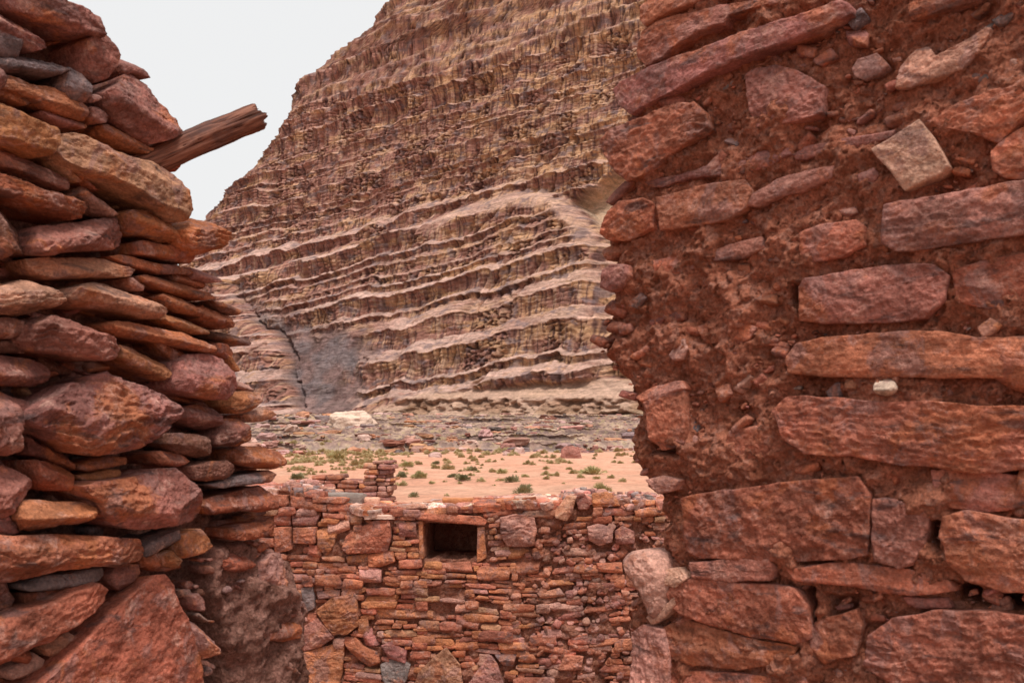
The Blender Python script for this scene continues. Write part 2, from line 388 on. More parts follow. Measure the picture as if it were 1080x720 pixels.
# ================================================================== CLIFF
SIL = np.array([(-700, 900), (-300, 690), (-100, 520), (0, 432), (8, 418), (20, 404), (27, 403), (37, 394), (48, 378), (60, 366), (75, 351), (83, 333), (100, 326),
                (115, 312), (125, 305), (145, 297), (160, 292), (175, 280), (195, 250), (215, 235), (230, 222), (260, 200), (440, 110), (600, 80)], float)
def cliff():
    Z = np.concatenate([np.arange(-3, 112, .17), np.arange(112, 176, .9)]); nz = len(Z)
    d = np.array([-.87, .494]); d /= np.linalg.norm(d); nb = np.array([.494, .87]); nb /= np.linalg.norm(nb)
    P0 = np.array([27., 186.])           # a point of the foot line (seen at the right wall's edge)
    rho = 26.
    lean = .50
    # contour parametrisation: straight part s in [-160, sc], arc of 100 deg, then tail
    ss = np.concatenate([np.linspace(-170, -22, 60, endpoint=False), np.linspace(-22, 0, 60, endpoint=False)])
    NS, NA, NT = 560, 180, 40
    tt = np.concatenate([np.linspace(-170, -20, 60, endpoint=False), np.linspace(-20, 0, 90, endpoint=False)])
    def contour(z, scn):
        o = P0 + nb * (lean * z)
        s1 = tt[:, None] * 1.0
        a = o + d * s1
        b = o + d * np.linspace(0, scn, NS, endpoint=False)[:, None]
        cc = o + d * scn + nb * rho; ang = np.linspace(0, R(105), NA, endpoint=False)
        c = cc - nb * rho * np.cos(ang)[:, None] + d * rho * np.sin(ang)[:, None]
        e = cc - nb * rho * math.cos(R(105)) + d * rho * math.sin(R(105))
        dd = d * math.cos(R(105)) + nb * math.sin(R(105))
        tail = e + dd * (np.linspace(0, 1, NT) ** 1.5 * 260)[:, None]
        P = np.concatenate([a, b, c, tail])
        tcoord = np.concatenate([tt, np.linspace(0, scn, NS, endpoint=False), scn + rho * ang, scn + rho * R(105) + np.linspace(0, 1, NT) ** 1.5 * 260])
        n1 = np.tile(-nb, (len(tt) + NS, 1)); n2 = -nb * np.cos(ang)[:, None] + d * np.sin(ang)[:, None]
        n4 = np.tile(-nb * math.cos(R(105)) + d * math.sin(R(105)), (NT, 1))
        return P, tcoord, np.concatenate([n1, n2, n4])
    XY = []; TC = []; NN = []
    lastg = 60.
    zs = np.concatenate([np.arange(-3, 176, 4.), [180]]); scs = []
    for z in zs:
        lo, hi = 2., 220.
        for _ in range(22):
            mid = (lo + hi) / 2; P, _, _ = contour(z, mid); P3 = np.column_stack([P, np.full(len(P), z)])
            px, py = project(P3[len(tt):]); i = np.argmin(px)
            if px[i] > np.interp(py[i], SIL[:, 0], SIL[:, 1]): lo = mid
            else: hi = mid
        scs.append(mid)
    scs = np.array(scs)
    for z in Z:
        P, t_, n_ = contour(z, float(np.interp(z, zs, scs))); XY.append(P); TC.append(t_); NN.append(n_)
    XY = np.array(XY); TC = np.array(TC); NN = np.array(NN); ZZ = np.repeat(Z[:, None], XY.shape[1], 1)
    base = np.dstack([XY, ZZ]); PX, PY = project(base); pp = np.stack([PX, PY], -1)
    pj = pp + np.stack([n3(TC / 7, ZZ / 7, 5, 4) * 10, n3(TC / 7, ZZ / 7, 15, 4) * 10], -1)
    # strata
    rs = np.random.RandomState(11); hs = [-40.]
    while hs[-1] < 290: hs.append(hs[-1] + 2.3 + 8.0 * rs.rand() ** 1.6)
    hs = np.array(hs)
    q = ZZ + 1.7 * n3(TC / 42, ZZ / 30, 1, 2) + .6 * n3(TC / 6.5, ZZ / 14, 2, 3) + .6 * np.tanh(7 * n3(TC / 15 + ZZ / 60, ZZ / 55, 61, 2)) + .3 * np.abs(n3(TC / 2.6, ZZ / 20, 3, 2)) + .135 * TC
    k = np.clip(np.searchsorted(hs, q) - 1, 0, len(hs) - 2); sp_ = hs[k + 1] - hs[k]; f = (q - hs[k]) / sp_
    rk = rs.rand(len(hs) + 1)[k]
    RT = (.70 - .13 * sst(190, 270, PY)) + .18 * rk                                  # riser share
    lw = lean * sp_
    # setback relative to the mean lean line: riser constant then tread
    tread = np.clip((f - RT) / (1 - RT), 0, 1)
    set_ = lw * (tread - f)                              # + = further back
    stren = np.clip((.45 + .75 * rs.rand(len(hs) + 1)[k]) + .6 * n3(TC / 18, k * 7.7, 4, 2), .12, 1.5)
    alc = (.35 + 1.3 * np.clip(n3(TC / 3.2, k * 5.3, 6, 3) + .25, 0, 1.2)) * np.sin(np.clip(f / RT, 0, 1) * math.pi) ** .6 * (f < RT)
    off = -(set_ * stren) - alc * .9 * stren
    # thin lips
    off += .45 * np.exp(-((f - RT - .02) / .035) ** 2) * (.5 + n3(TC / 4, k * 3.1, 9, 2))
    # secondary strata
    q2 = q * 1.0 + .3 * n3(TC / 5, ZZ / 3, 8, 2); f2 = (q2 / 1.15) % 1.0
    off += .26 * (np.clip(f2 / .6, 0, 1) - 1.6 * np.clip((f2 - .6) / .4, 0, 1)) * (.35 + .9 * np.clip(n3(TC / 9, ZZ / 6, 10, 2) + .4, 0, 1))
    sm_ = 1 - .75 * (f > RT) * sst(180, 240, PY)
    off += .55 * sm_ * n3(TC / 2.2, ZZ / 3.2, 12, 4) + .9 * n3(TC / 14, ZZ / 12, 13, 3)
    jn = np.abs(n3(TC / 13 + ZZ / 50, ZZ / 60, 62, 3)); off -= 1.4 * np.exp(-(jn / .035) ** 2) * (PY < 420)
    flute = n3(TC / .75, ZZ / 7, 14, 3); off += .28 * flute * (f < RT)
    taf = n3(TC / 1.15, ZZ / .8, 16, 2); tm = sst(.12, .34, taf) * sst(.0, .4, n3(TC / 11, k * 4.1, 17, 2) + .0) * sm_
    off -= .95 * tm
    # the big features
    LOW = [(225, 300), (262, 288), (320, 273), (400, 250), (450, 234), (505, 214), (540, 204), (575, 201), (600, 207), (622, 226), (636, 246), (645, 275), (648, 300), (652, 470), (225, 470)]
    dl = psdf(pj * .3 + pp * .7, LOW); off += 7.5 * sst(-1, 16, dl) ** .6 * (dl > -1)
    cap = sst(1, 5, dl) * sst(26, 15, dl + 6 * n3(TC / 8, ZZ / 4, 71, 3)) * sst(430, 500, PX) * (PY < 262)
    off = off * (1 - cap) + cap * (7.5 * sst(-1, 16, dl) ** .6 + .3 * n3(TC / 6, ZZ / 3, 72, 3) + .6)
    SH = [(425, 428), (470, 415), (560, 408), (690, 396), (690, 438), (425, 441)]
    shm = sst(-1, 4, psdf(pj * .4 + pp * .6, SH)); shl = sst(421, 426, PY + 3 * n3(TC / 3, ZZ / 2, 91, 3))
    off = off * (1 - shm) + shm * (5.5 + 4.5 * sst(404, 421, PY) - 2.2 * shl * (1 + .9 * n3(TC / 2.5, ZZ / 1.5, 92, 3)))
    BUT = [(150, 300), (235, 292), (262, 294), (280, 318), (292, 342), (318, 358), (334, 383), (328, 398), (334, 412), (340, 425), (362, 436), (370, 470), (120, 470)]
    db = psdf(pj * .5 + pp * .5, BUT); off += 5.5 * sst(-1, 14, db) ** .6 * (db > -1)
    SLAB = [(276, 312), (300, 335), (335, 352), (375, 350), (405, 362), (415, 372), (392, 395), (398, 420), (400, 450), (330, 450), (318, 400), (300, 360)]
    sj = np.stack([n3(TC / 5, ZZ / 3, 55, 4) * 16, n3(TC / 5, ZZ / 3, 65, 4) * 12], -1)
    ds = sst(-20, 14, psdf(pp + sj, SLAB)) * (db < 2)
    lowo = 7.5 * sst(-1, 16, dl) ** .6 * (dl > -1)
    off = off * (1 - ds) + ds * (lowo - 1.0 + .9 * n3(TC / 7, ZZ / 7, 18, 4) + .3 * n3(TC / 1.5, ZZ / 1.5, 83, 3))
    PALE = [(592, 224), (615, 205), (650, 178), (720, 150), (760, 330), (652, 330), (646, 270), (634, 244), (618, 230)]
    dp = sst(-1, 5, psdf(pp, PALE)) * (dl < 1)
    off = off * (1 - dp) + dp * (-6.0 + .5 * n3(TC / 6, ZZ / 6, 19, 2) - .05 * (ZZ - 40))
    # seam crack between the buttress and the slab
    off -= 1.7 * np.clip(.6 + 1.2 * n3(TC / 5, ZZ / 5, 81, 2), 0, 1.3) * np.exp(-(np.abs(db + 3 * n3(TC / 3, ZZ / 3, 82, 3)) / 2.0) ** 2) * (PY > 300) * (PX > 270)
    # smooth foot shelf
    off += 4.5 * sst(9, 3.5, ZZ) * (1 + .5 * n3(TC / 8, ZZ / 3, 22, 3))
    Pn = base.copy(); Pn[..., 0] += NN[..., 0] * off; Pn[..., 1] += NN[..., 1] * off
    Pn[..., 2] += .25 * n3(TC / 1.6, ZZ / 1.6, 23, 3)
    # colour of the rock itself, plus shade painted into the pits
    right = sst(330, 620, PX); lowr = sst(200, 420, PY)
    br = np.array([.34, .165, .125]); oc = np.array([.60, .34, .195]); re = np.array([.40, .19, .145]); pk = np.array([.61, .385, .31])
    a = np.clip(n3(TC / 9, ZZ / 3.5, 30, 4) * 1.5 + .25 + .55 * (right - .45), 0, 1)[..., None]
    col = re * (1 - right[..., None]) + br * right[..., None]; col = col * (1 - a) + oc * a
    st = n3(TC / .55, ZZ / 9, 31, 3); col = col + (np.array([.12, .06, .058]) - col) * (sst(.0, .4, st) * .85 * (f < RT + .02))[..., None]
    col = col + (np.array([.64, .40, .28]) - col) * (sst(.18, .5, n3(TC / .9, ZZ / 11, 32, 3)) * .6 * (f < RT))[..., None]
    trc = pk * (1 + .25 * n3(TC / 6, ZZ / 2, 33, 4))[..., None]; trc = trc * (1 + np.array([-.04, -.02, .02]) * (1 - right[..., None]))
    tk = np.clip(stren * 1.1, .2, 1) * sst(-.01, .02, f - RT) * (1 - .55 * sst(.2, .5, n3(TC / 2.5, ZZ / 1.2, 34, 4)))
    col = col + (trc - col) * (tk * (.62 + .38 * sst(210, 300, PY)))[..., None]
    col = col + (pk * (1 + .2 * n3(TC / 5, ZZ / 3, 73, 3))[..., None] - col) * (cap * .55)[..., None]
    col = col * (1 + .3 * n3(TC / 30, q / .45, 35, 3))[..., None]
    gy = np.array([.27, .19, .19]); col = col + (gy - col) * (sst(.28, .5, n3(TC / 4, ZZ / 2.2, 36, 4)) * .7)[..., None]
    col = col + (np.array([.12, .065, .055]) - col) * (tm * .5)[..., None]  # pits tinted darker, painted shade inside the hollows
    g2 = np.stack([.22 + 0 * st, .14 + 0 * st, .13 + 0 * st], -1) * (1 + .6 * n3(TC / 5, ZZ / 8, 37, 4))[..., None]
    blu = sst(-.1, .35, n3(TC / 10, ZZ / 8, 38, 2))[..., None]; g2 = g2 * (1 - .5 * blu) + np.array([.17, .165, .18]) * .5 * blu
    col = col + (g2 - col) * (ds * .9)[..., None]
    pc = np.array([.74, .52, .36]) * (1 + .2 * n3(TC / 5, ZZ / 5, 39, 3))[..., None]
    col = col + (pc - col) * dp[..., None]
    foot = sst(6.5, 4.5, ZZ + 1.2 * n3(TC / 6, 0, 40, 3)) * sst(400, 470, PX)
    col = col + (np.array([.60, .43, .30]) * (1 + .3 * n3(TC / 3, ZZ / 1, 41, 4))[..., None] - col) * (foot * .8)[..., None]
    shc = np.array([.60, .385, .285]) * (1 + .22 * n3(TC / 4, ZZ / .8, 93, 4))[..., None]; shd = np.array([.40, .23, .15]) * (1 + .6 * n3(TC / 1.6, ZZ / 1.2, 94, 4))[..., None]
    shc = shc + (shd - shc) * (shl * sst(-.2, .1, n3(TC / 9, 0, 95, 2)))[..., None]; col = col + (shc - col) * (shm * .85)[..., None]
    nr, nc = TC.shape; idx = np.arange(nr * nc).reshape(nr, nc)
    Fc = np.stack([idx[:-1, :-1], idx[:-1, 1:], idx[1:, 1:], idx[1:, :-1]], -1).reshape(-1, 4)
    Fc = Fc[:, ::-1]
    V = Pn.reshape(-1, 3); top = np.array([[200., 430., 190.]]); ti = len(V); V = np.vstack([V, top])
    b = NB('cliff sandstone'); c = b.attr()
    c = b.mix(1., c, b.ramp(b.noise(.8, 9, .75, (1, 1, 1.6)), [(.3, .62), (.5, 1.), (.7, 1.35)]), 'MULTIPLY')
    c = b.mix(1., c, b.ramp(b.noise(.22, 6, .7, (1, 1, 9)), [(.32, .72), (.5, 1.), (.68, 1.25)]), 'MULTIPLY')
    n = b.bump(b.noise(.7, 9, .75, (1, 1, 3)), 1.1); m = b.done(c, n, .95, .1)
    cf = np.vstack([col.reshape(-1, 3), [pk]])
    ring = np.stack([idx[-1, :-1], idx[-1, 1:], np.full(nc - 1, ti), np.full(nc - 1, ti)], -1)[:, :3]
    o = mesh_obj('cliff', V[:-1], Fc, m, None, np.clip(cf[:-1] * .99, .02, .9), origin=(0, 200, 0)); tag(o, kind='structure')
    # plateau on top so the mass is closed
    tp = V[idx[-1]]; cen = np.array([[230., 420., 178.]]); VV = np.vstack([tp, cen]); nT = len(tp)
    FT = np.stack([np.arange(nT - 1), np.arange(1, nT), np.full(nT - 1, nT)], -1)
    o2 = mesh_obj('plateau', VV, FT, m, None, np.tile(pk, (len(VV), 1)), origin=cen[0]); tag(o2, kind='structure')
cliff()

# ================================================================== FOREGROUND WALLS
FL = wall_frame((-.84, 1.5), (-.525, 2.1))
FR = wall_frame((.205, 1.9), (.7875, 1.4))
FB = wall_frame((-1.6, 4.95), (1.1, 4.7))
EXTRA = {}
def build_wall(root, fr, stones, corepx, mat, mmat, res, core_w, core_amp, back, T, dep, holes=(), core_uv_extra=None, coreres=.006, corehole=None, lit=.5, seed=0, core_edge=.05, maxparts=100, filler=None, wj=.012, wscale=1., Tmax=.06, flat=0., shr=.0):
    rs = np.random.RandomState(seed); items = []
    for i, s in enumerate(stones):
        ch, poly = s[0], s[1]; opt = s[2] if len(s) > 2 else {}
        w0 = opt.get('w', (rs.rand() - .4) * wj); w0 *= wscale; uv = fr.unproj(poly, w0)
        e = uv.max(0) - uv.min(0); mn = min(e)
        t = min(opt.get('T', min(T, mn * .42)), Tmax); uv = fr.unproj(poly, w0 + .65 * t)
        uv = uv - (uv - uv.mean(0)) / (np.linalg.norm(uv - uv.mean(0), axis=1, keepdims=True) + 1e-6) * min(shr, mn * .06)

        V, Fc = stone_mesh(fr, uv, w0, t, opt.get('dep', min(dep, .06 + mn)), opt.get('res', res), seed * 1000 + i, opt.get('lit', lit), opt.get('rough', 1.), opt.get('sm', .03), opt.get('flat', flat))
        items.append((e[0] * e[1], V, Fc, tint(ch, rs), opt))
    if filler: 
        for it in filler(rs): items.append(it)
    items.sort(key=lambda q: -q[0]); acc = Acc()
    for k, (ar, V, Fc, c, opt) in enumerate(items):
        if k < maxparts and not opt.get('stuff'):
            o = mesh_obj(opt.get('name', 'stone'), V, Fc, mat, root, np.broadcast_to(c, V.shape))
            if 'label' in opt: o['label'] = opt['label']
        else: acc.add(V, Fc, c)
    if acc.n: tag(acc.build('rubble', mat, root), kind='stuff')
    cuv = fr.unproj(corepx, core_w)
    if core_uv_extra is not None: cuv = core_uv_extra(cuv)
    hp = [(fr.unproj(h, core_w), dd) for h, dd in holes]
    def df(u, v, P0):
        r = 0 * u
        for h, dd in hp: r = r - dd * sst(-.004, .012, psdf(np.stack([u, v], -1), h))
        return r
    V, Fc = core_mesh(fr, cuv, coreres, core_w, core_amp, back, df if hp else None, fr.unproj(corehole, core_w) if corehole is not None else None, core_edge, seed)
    mesh_obj('mortar', V, Fc, mmat, root)
def P_(*a): return list(zip(a[0::2], a[1::2]))

LS = [
('p', P_(-12,-30,60,-30,64,0,85,9,104,21,108,42,78,40,40,24,10,8)),
('p', P_(-20,0,6,9,25,20,42,36,52,52,38,56,20,45,-20,32)),
('g', P_(-20,46,12,48,34,55,62,64,76,74,60,82,38,80,0,75,-20,73)),
('o', P_(-20,75,15,78,32,86,60,90,86,102,93,116,91,128,72,123,32,106,-20,88)),
('g', P_(73,68,88,76,97,93,93,110,80,106,70,90), dict(w=.01)),
('k', P_(93,98,106,99,108,106,98,109), dict(w=.02)),
('p', P_(92,112,105,112,114,123,111,131,97,131)),
('p', P_(84,42,104,26,117,42,126,60,122,74,112,86,100,90,90,76)),
('p', P_(124,68,132,58,142,62,152,73,158,84,146,80,136,78,127,82)),
('p', P_(106,97,116,90,128,84,134,75,146,74,158,81,169,98,181,116,189,131,190,143,182,149,172,152,164,154,150,146,130,130,112,112), dict(T=.05, w=.0)),
('r', P_(176,150,190,152,191,170,188,182,178,178), dict(w=-.04)),
('o', P_(105,131,116,129,135,140,158,153,164,158,156,163,130,155,110,142)),
('t', P_(60,150,64,138,78,137,92,142,108,152,140,163,170,170,185,178,195,190,199,206,201,224,196,234,186,236,172,222,140,205,100,186,70,170,62,160), dict(T=.04,w=.02)),
('o', P_(-20,104,6,105,22,114,40,125,55,132,60,140,58,152,54,167,40,167,22,159,0,149,-20,145), dict(T=.06)),
('p', P_(44,116,56,116,76,124,95,131,90,136,70,134,52,126)),
('o', P_(-20,88,10,92,26,100,34,108,28,112,8,105,-20,98)),
('p', P_(-20,149,6,154,20,160,45,172,65,183,75,190,72,202,60,199,30,187,-20,170)),
('t', P_(54,168,62,167,76,178,88,192,82,194,68,184)),
('r', P_(78,177,90,181,101,193,107,202,98,201,86,192)),
('k', P_(79,206,90,194,101,198,109,207,116,217,125,227,118,230,104,227,90,216)),
('r', P_(-20,177,10,184,35,196,62,203,86,208,89,218,88,231,80,233,62,229,30,215,-20,199), dict(T=.045)),
('d', P_(-20,203,10,212,26,223,33,240,33,262,28,271,10,270,-20,264), dict(w=-.01)),
('p', P_(46,236,62,234,92,230,130,227,137,232,144,245,144,256,128,264,90,267,55,270,38,269,33,258,38,243), dict(T=.05, lit=.25)),
('o', P_(133,223,140,219,152,218,168,218,179,226,186,238,188,255,178,258,165,251,148,247,139,240)),
('r', P_(144,255,150,252,176,257,203,256,205,266,204,278,195,277,165,272,145,268), dict(lit=.2)),
('t', P_(29,272,45,270,100,269,118,272,128,278,147,284,142,291,128,293,95,295,60,295,42,289,32,279)),
('r', P_(113,270,126,268,146,272,165,277,190,281,206,287,200,290,170,290,150,284,130,278)),
('o', P_(186,242,195,236,204,227,213,226,223,232,231,240,239,246,240,253,232,263,218,271,205,272,194,263,187,252), dict(w=.0, T=.06)),
('k', P_(204,280,215,284,235,292,234,298,222,299,207,294)),
('r', P_(148,290,158,288,176,292,200,299,226,308,229,315,218,317,190,312,164,303,151,297)),
('o', P_(184,288,205,290,217,296,216,305,200,302,185,297), dict(w=-.01)),
('k', P_(135,292,145,291,153,300,150,308,142,307,136,301)),
('y', P_(-20,306,0,300,15,296,36,291,48,298,62,309,67,318,55,326,30,336,10,333,-20,326), dict(T=.045)),
('t', P_(72,313,80,302,100,296,116,296,135,306,155,313,170,322,174,330,170,337,155,336,120,327,82,322), dict(T=.045)),
('r', P_(166,312,175,308,190,311,206,320,216,327,213,335,195,331,176,324)),
('r', P_(210,324,222,319,236,327,249,334,246,346,236,349,220,343,209,336)),
('d', P_(222,316,240,320,257,328,252,333,238,329)),
('o', P_(171,330,186,332,205,338,219,347,221,353,205,353,184,346,172,337)),
('o', P_(116,341,125,337,150,340,180,346,200,350,215,359,228,365,227,372,214,370,190,365,160,359,130,354,119,348), dict(w=.02)),
('d', P_(223,348,240,350,267,358,263,365,245,363,227,357)),
('r', P_(228,361,240,362,245,371,243,381,228,376)),
('p', P_(36,340,54,330,66,330,86,340,110,350,121,356,127,368,122,379,110,382,90,379,60,375,40,371,31,358), dict(T=.055, w=.02)),
('p', P_(-20,333,10,333,28,338,36,344,28,355,10,359,-20,357)),
('p', P_(-20,373,20,373,45,378,55,388,53,402,40,409,20,410,-20,405), dict(T=.04)),
('d', P_(-20,356,20,360,32,368,25,373,-20,372), dict(w=-.01)),
('o', P_(125,362,140,364,160,374,176,382,182,390,179,399,172,403,160,397,138,388,125,377)),
('r', P_(158,358,186,364,196,372,190,386,182,383,170,373), dict(w=-.015)),
('p', P_(188,380,200,371,226,370,240,376,244,392,247,410,240,422,225,424,200,419,182,412,180,404,185,390), dict(T=.05, lit=.2)),
('o', P_(239,374,250,376,254,385,251,393,244,393)),
('p', P_(27,441,45,425,65,412,78,403,95,402,114,390,123,388,136,398,156,405,176,418,190,431,189,440,180,447,166,463,151,475,130,481,105,484,84,482,69,470,50,455,35,447), dict(T=.07, w=.025, lit=.3)),
('p', P_(-20,416,5,416,14,416,22,425,23,445,18,461,20,479,10,483,-20,482), dict(T=.05)),
('d', P_(22,455,45,455,70,478,79,492,76,497,60,491,38,483,23,479), dict(w=-.02)),
('o', P_(83,489,100,484,120,480,134,482,134,489,115,494,95,498,82,495)),
('o', P_(80,501,95,499,118,494,128,495,127,503,110,507,95,510,84,506)),
('r', P_(35,483,48,484,76,487,79,498,75,508,72,519,55,520,42,517,35,500), dict(T=.045)),
('p', P_(-20,490,8,487,22,492,35,504,37,512,28,523,18,536,5,549,-20,553), dict(T=.05)),
('o', P_(24,534,30,526,50,525,70,527,92,528,101,535,98,547,85,553,60,557,42,562,30,561,21,548), dict(T=.055, w=.02)),
('p', P_(80,511,100,506,130,503,150,498,170,491,193,491,203,505,219,525,222,540,215,550,200,554,170,561,140,561,121,556,104,543,99,530,89,521), dict(T=.06, w=.02, lit=.2)),
('m', P_(-20,561,20,565,45,562,100,562,130,565,149,568,153,580,146,591,120,599,90,601,60,605,30,613,-20,620), dict(T=.05, w=.02)),
('g', P_(23,616,50,607,75,604,95,600,110,598,112,606,105,613,80,619,55,623,30,624,22,621), dict(w=.025)),
('r', P_(23,625,45,623,62,619,50,631,35,638,25,637)),
('m', P_(-20,655,20,640,55,630,85,618,105,612,113,620,110,633,98,646,80,659,50,679,25,693,-20,707), dict(T=.045, w=.02)),
('d', P_(-20,622,10,621,16,630,10,641,-20,652)),
('p', P_(112,607,120,596,135,591,147,594,148,602,138,617,130,626,122,623,114,616)),
('t', P_(42,681,60,672,72,663,81,672,70,685,58,695,48,693)),
('k', P_(6,708,20,698,38,686,47,695,42,709,25,717,8,718)),
('m', P_(10,745,60,700,85,675,110,650,140,622,164,603,177,603,185,615,189,635,200,655,208,680,211,705,214,745), dict(T=.04, w=.02, lit=.15, rough=.55)),
('g', P_(149,576,165,565,189,557,190,568,178,578,160,586,150,588)),
('o', P_(187,563,198,558,212,555,219,566,224,576,215,583,200,589,190,591,186,578)),
('r', P_(148,586,170,580,187,585,190,598,178,604,160,603,149,599)),
('o', P_(175,585,186,579,193,590,186,601,176,598), dict(w=.03)),
('p', P_(193,429,215,424,233,431,234,448,222,455,205,451,193,441)),
('d', P_(178,456,200,455,223,460,223,480,215,484,190,479,177,469)),
('p', P_(224,462,232,448,240,440,258,440,265,454,266,463,255,471,235,472,225,470)),
('k', P_(242,398,255,401,267,406,268,412,256,413,245,409)),
('o', P_(242,414,256,411,273,413,275,424,264,436,250,438,242,429)),
('k', P_(260,437,280,428,292,437,276,446,263,446)),
('r', P_(246,474,260,469,286,469,301,476,302,490,292,496,265,493,247,487)),
('g', P_(220,511,245,503,265,499,286,495,292,500,285,509,260,512,234,515)),
('r', P_(216,527,240,520,270,513,283,511,291,522,294,537,280,541,255,540,220,543,213,533)),
('r', P_(242,557,258,552,280,550,291,544,289,561,275,569,255,571,242,567)),
('r', P_(158,478,175,474,196,476,201,486,190,493,168,491)),
('d', P_(200,491,215,486,241,484,248,495,240,506,220,509,203,506)),
('k', P_(276,591,289,580,300,580,304,595,307,611,300,626,285,629,274,615), dict(T=.02, sm=.1)),
('l', P_(280,637,300,629,318,633,323,640,300,644,282,643)),
('p', P_(282,648,318,644,319,650,290,654)),
('r', P_(278,661,300,654,317,653,317,672,300,678,281,675)),
('k', P_(203,661,219,654,237,676,226,691,210,699,204,680), dict(w=.03, T=.04)),
('p', P_(202,628,212,624,219,632,214,646,204,644), dict(w=.02)),
('k', P_(298,690,315,688,318,710,303,716)),
('r', P_(232,584,262,580,270,596,250,606,234,600), dict(w=-.01)),
]
coreL = P_(-260,-60,20,-60,50,-20,88,24,108,50,122,74,150,90,172,120,178,140,176,180,178,220,186,235,192,262,200,285,205,300,218,330,225,352,232,380,236,410,240,440,240,460,250,480,262,500,268,530,280,560,288,590,296,620,302,660,304,700,306,760,306,1400,-260,1400)
rl = empty('stone_wall', tuple(FL.P(np.array(.3), np.array(0.), np.array(0.))), kind='thing', label='near dry-stone wall of rough brown and rust slabs on the left, holding the wooden beam', cat='wall', group='ruined stone walls')
covL = cover_mask([s[1] for s in LS])
def fillL(rs):
    out = []
    for k in range(2600):
        big = k < 500
        x = rs.uniform(-250, 318); y = rs.uniform(-60, 900)
        outside = x < -22 or y > 745
        if big and not outside: continue
        if not big and outside: continue
        if covL(x, y): continue
        if psdf(np.array([[x, y]]), coreL)[0] < 2: continue
        dirt = x > 190 and y > 570
        if outside: wd, ht = rs.uniform(45, 130), rs.uniform(20, 50); w0 = rs.uniform(-.02, .01)
        elif dirt: wd = rs.uniform(3, 13); ht = wd * rs.uniform(.5, .9); w0 = rs.uniform(-.012, .006)
        else: wd, ht = rs.uniform(12, 46), rs.uniform(5, 14); w0 = rs.uniform(-.075, -.045)
        if outside and rs.rand() > .35: continue
        pl = rpoly(rs, x, y, wd, ht, rs.uniform(-.4, .6) if not dirt else rs.uniform(-1, 1))
        uv = FL.unproj(pl, w0)
        if uv[:, 1].min() < 0 and y > 745: 
            if uv[:, 1].max() < .02: continue
        e = uv.max(0) - uv.min(0)
        if e.max() > .6: continue
        V, Fc = stone_mesh(FL, uv, w0, min(e) * .4, min(.07, min(e) + .02), .0045 if not outside else .012, 9000 + k)
        out.append((e[0] * e[1], V, Fc, tint(rs.choice(list('prodktrgdp') if not dirt else list('ppkrdl')), rs), dict(stuff=1)))
        if len(out) > 640: break
    return out
def extL(c):
    return c
build_wall(rl, FL, LS, coreL, M_rock, M_mudL, .0028, -.085, .025, .45, .045, .14, seed=3, shr=.005, filler=fillL, coreres=.006,
           holes=[(P_(196,572,235,566,290,590,300,640,302,900,215,900,208,690,190,620), -.08), (P_(225,600,285,620,295,900,235,900), -.02)], core_edge=.05)

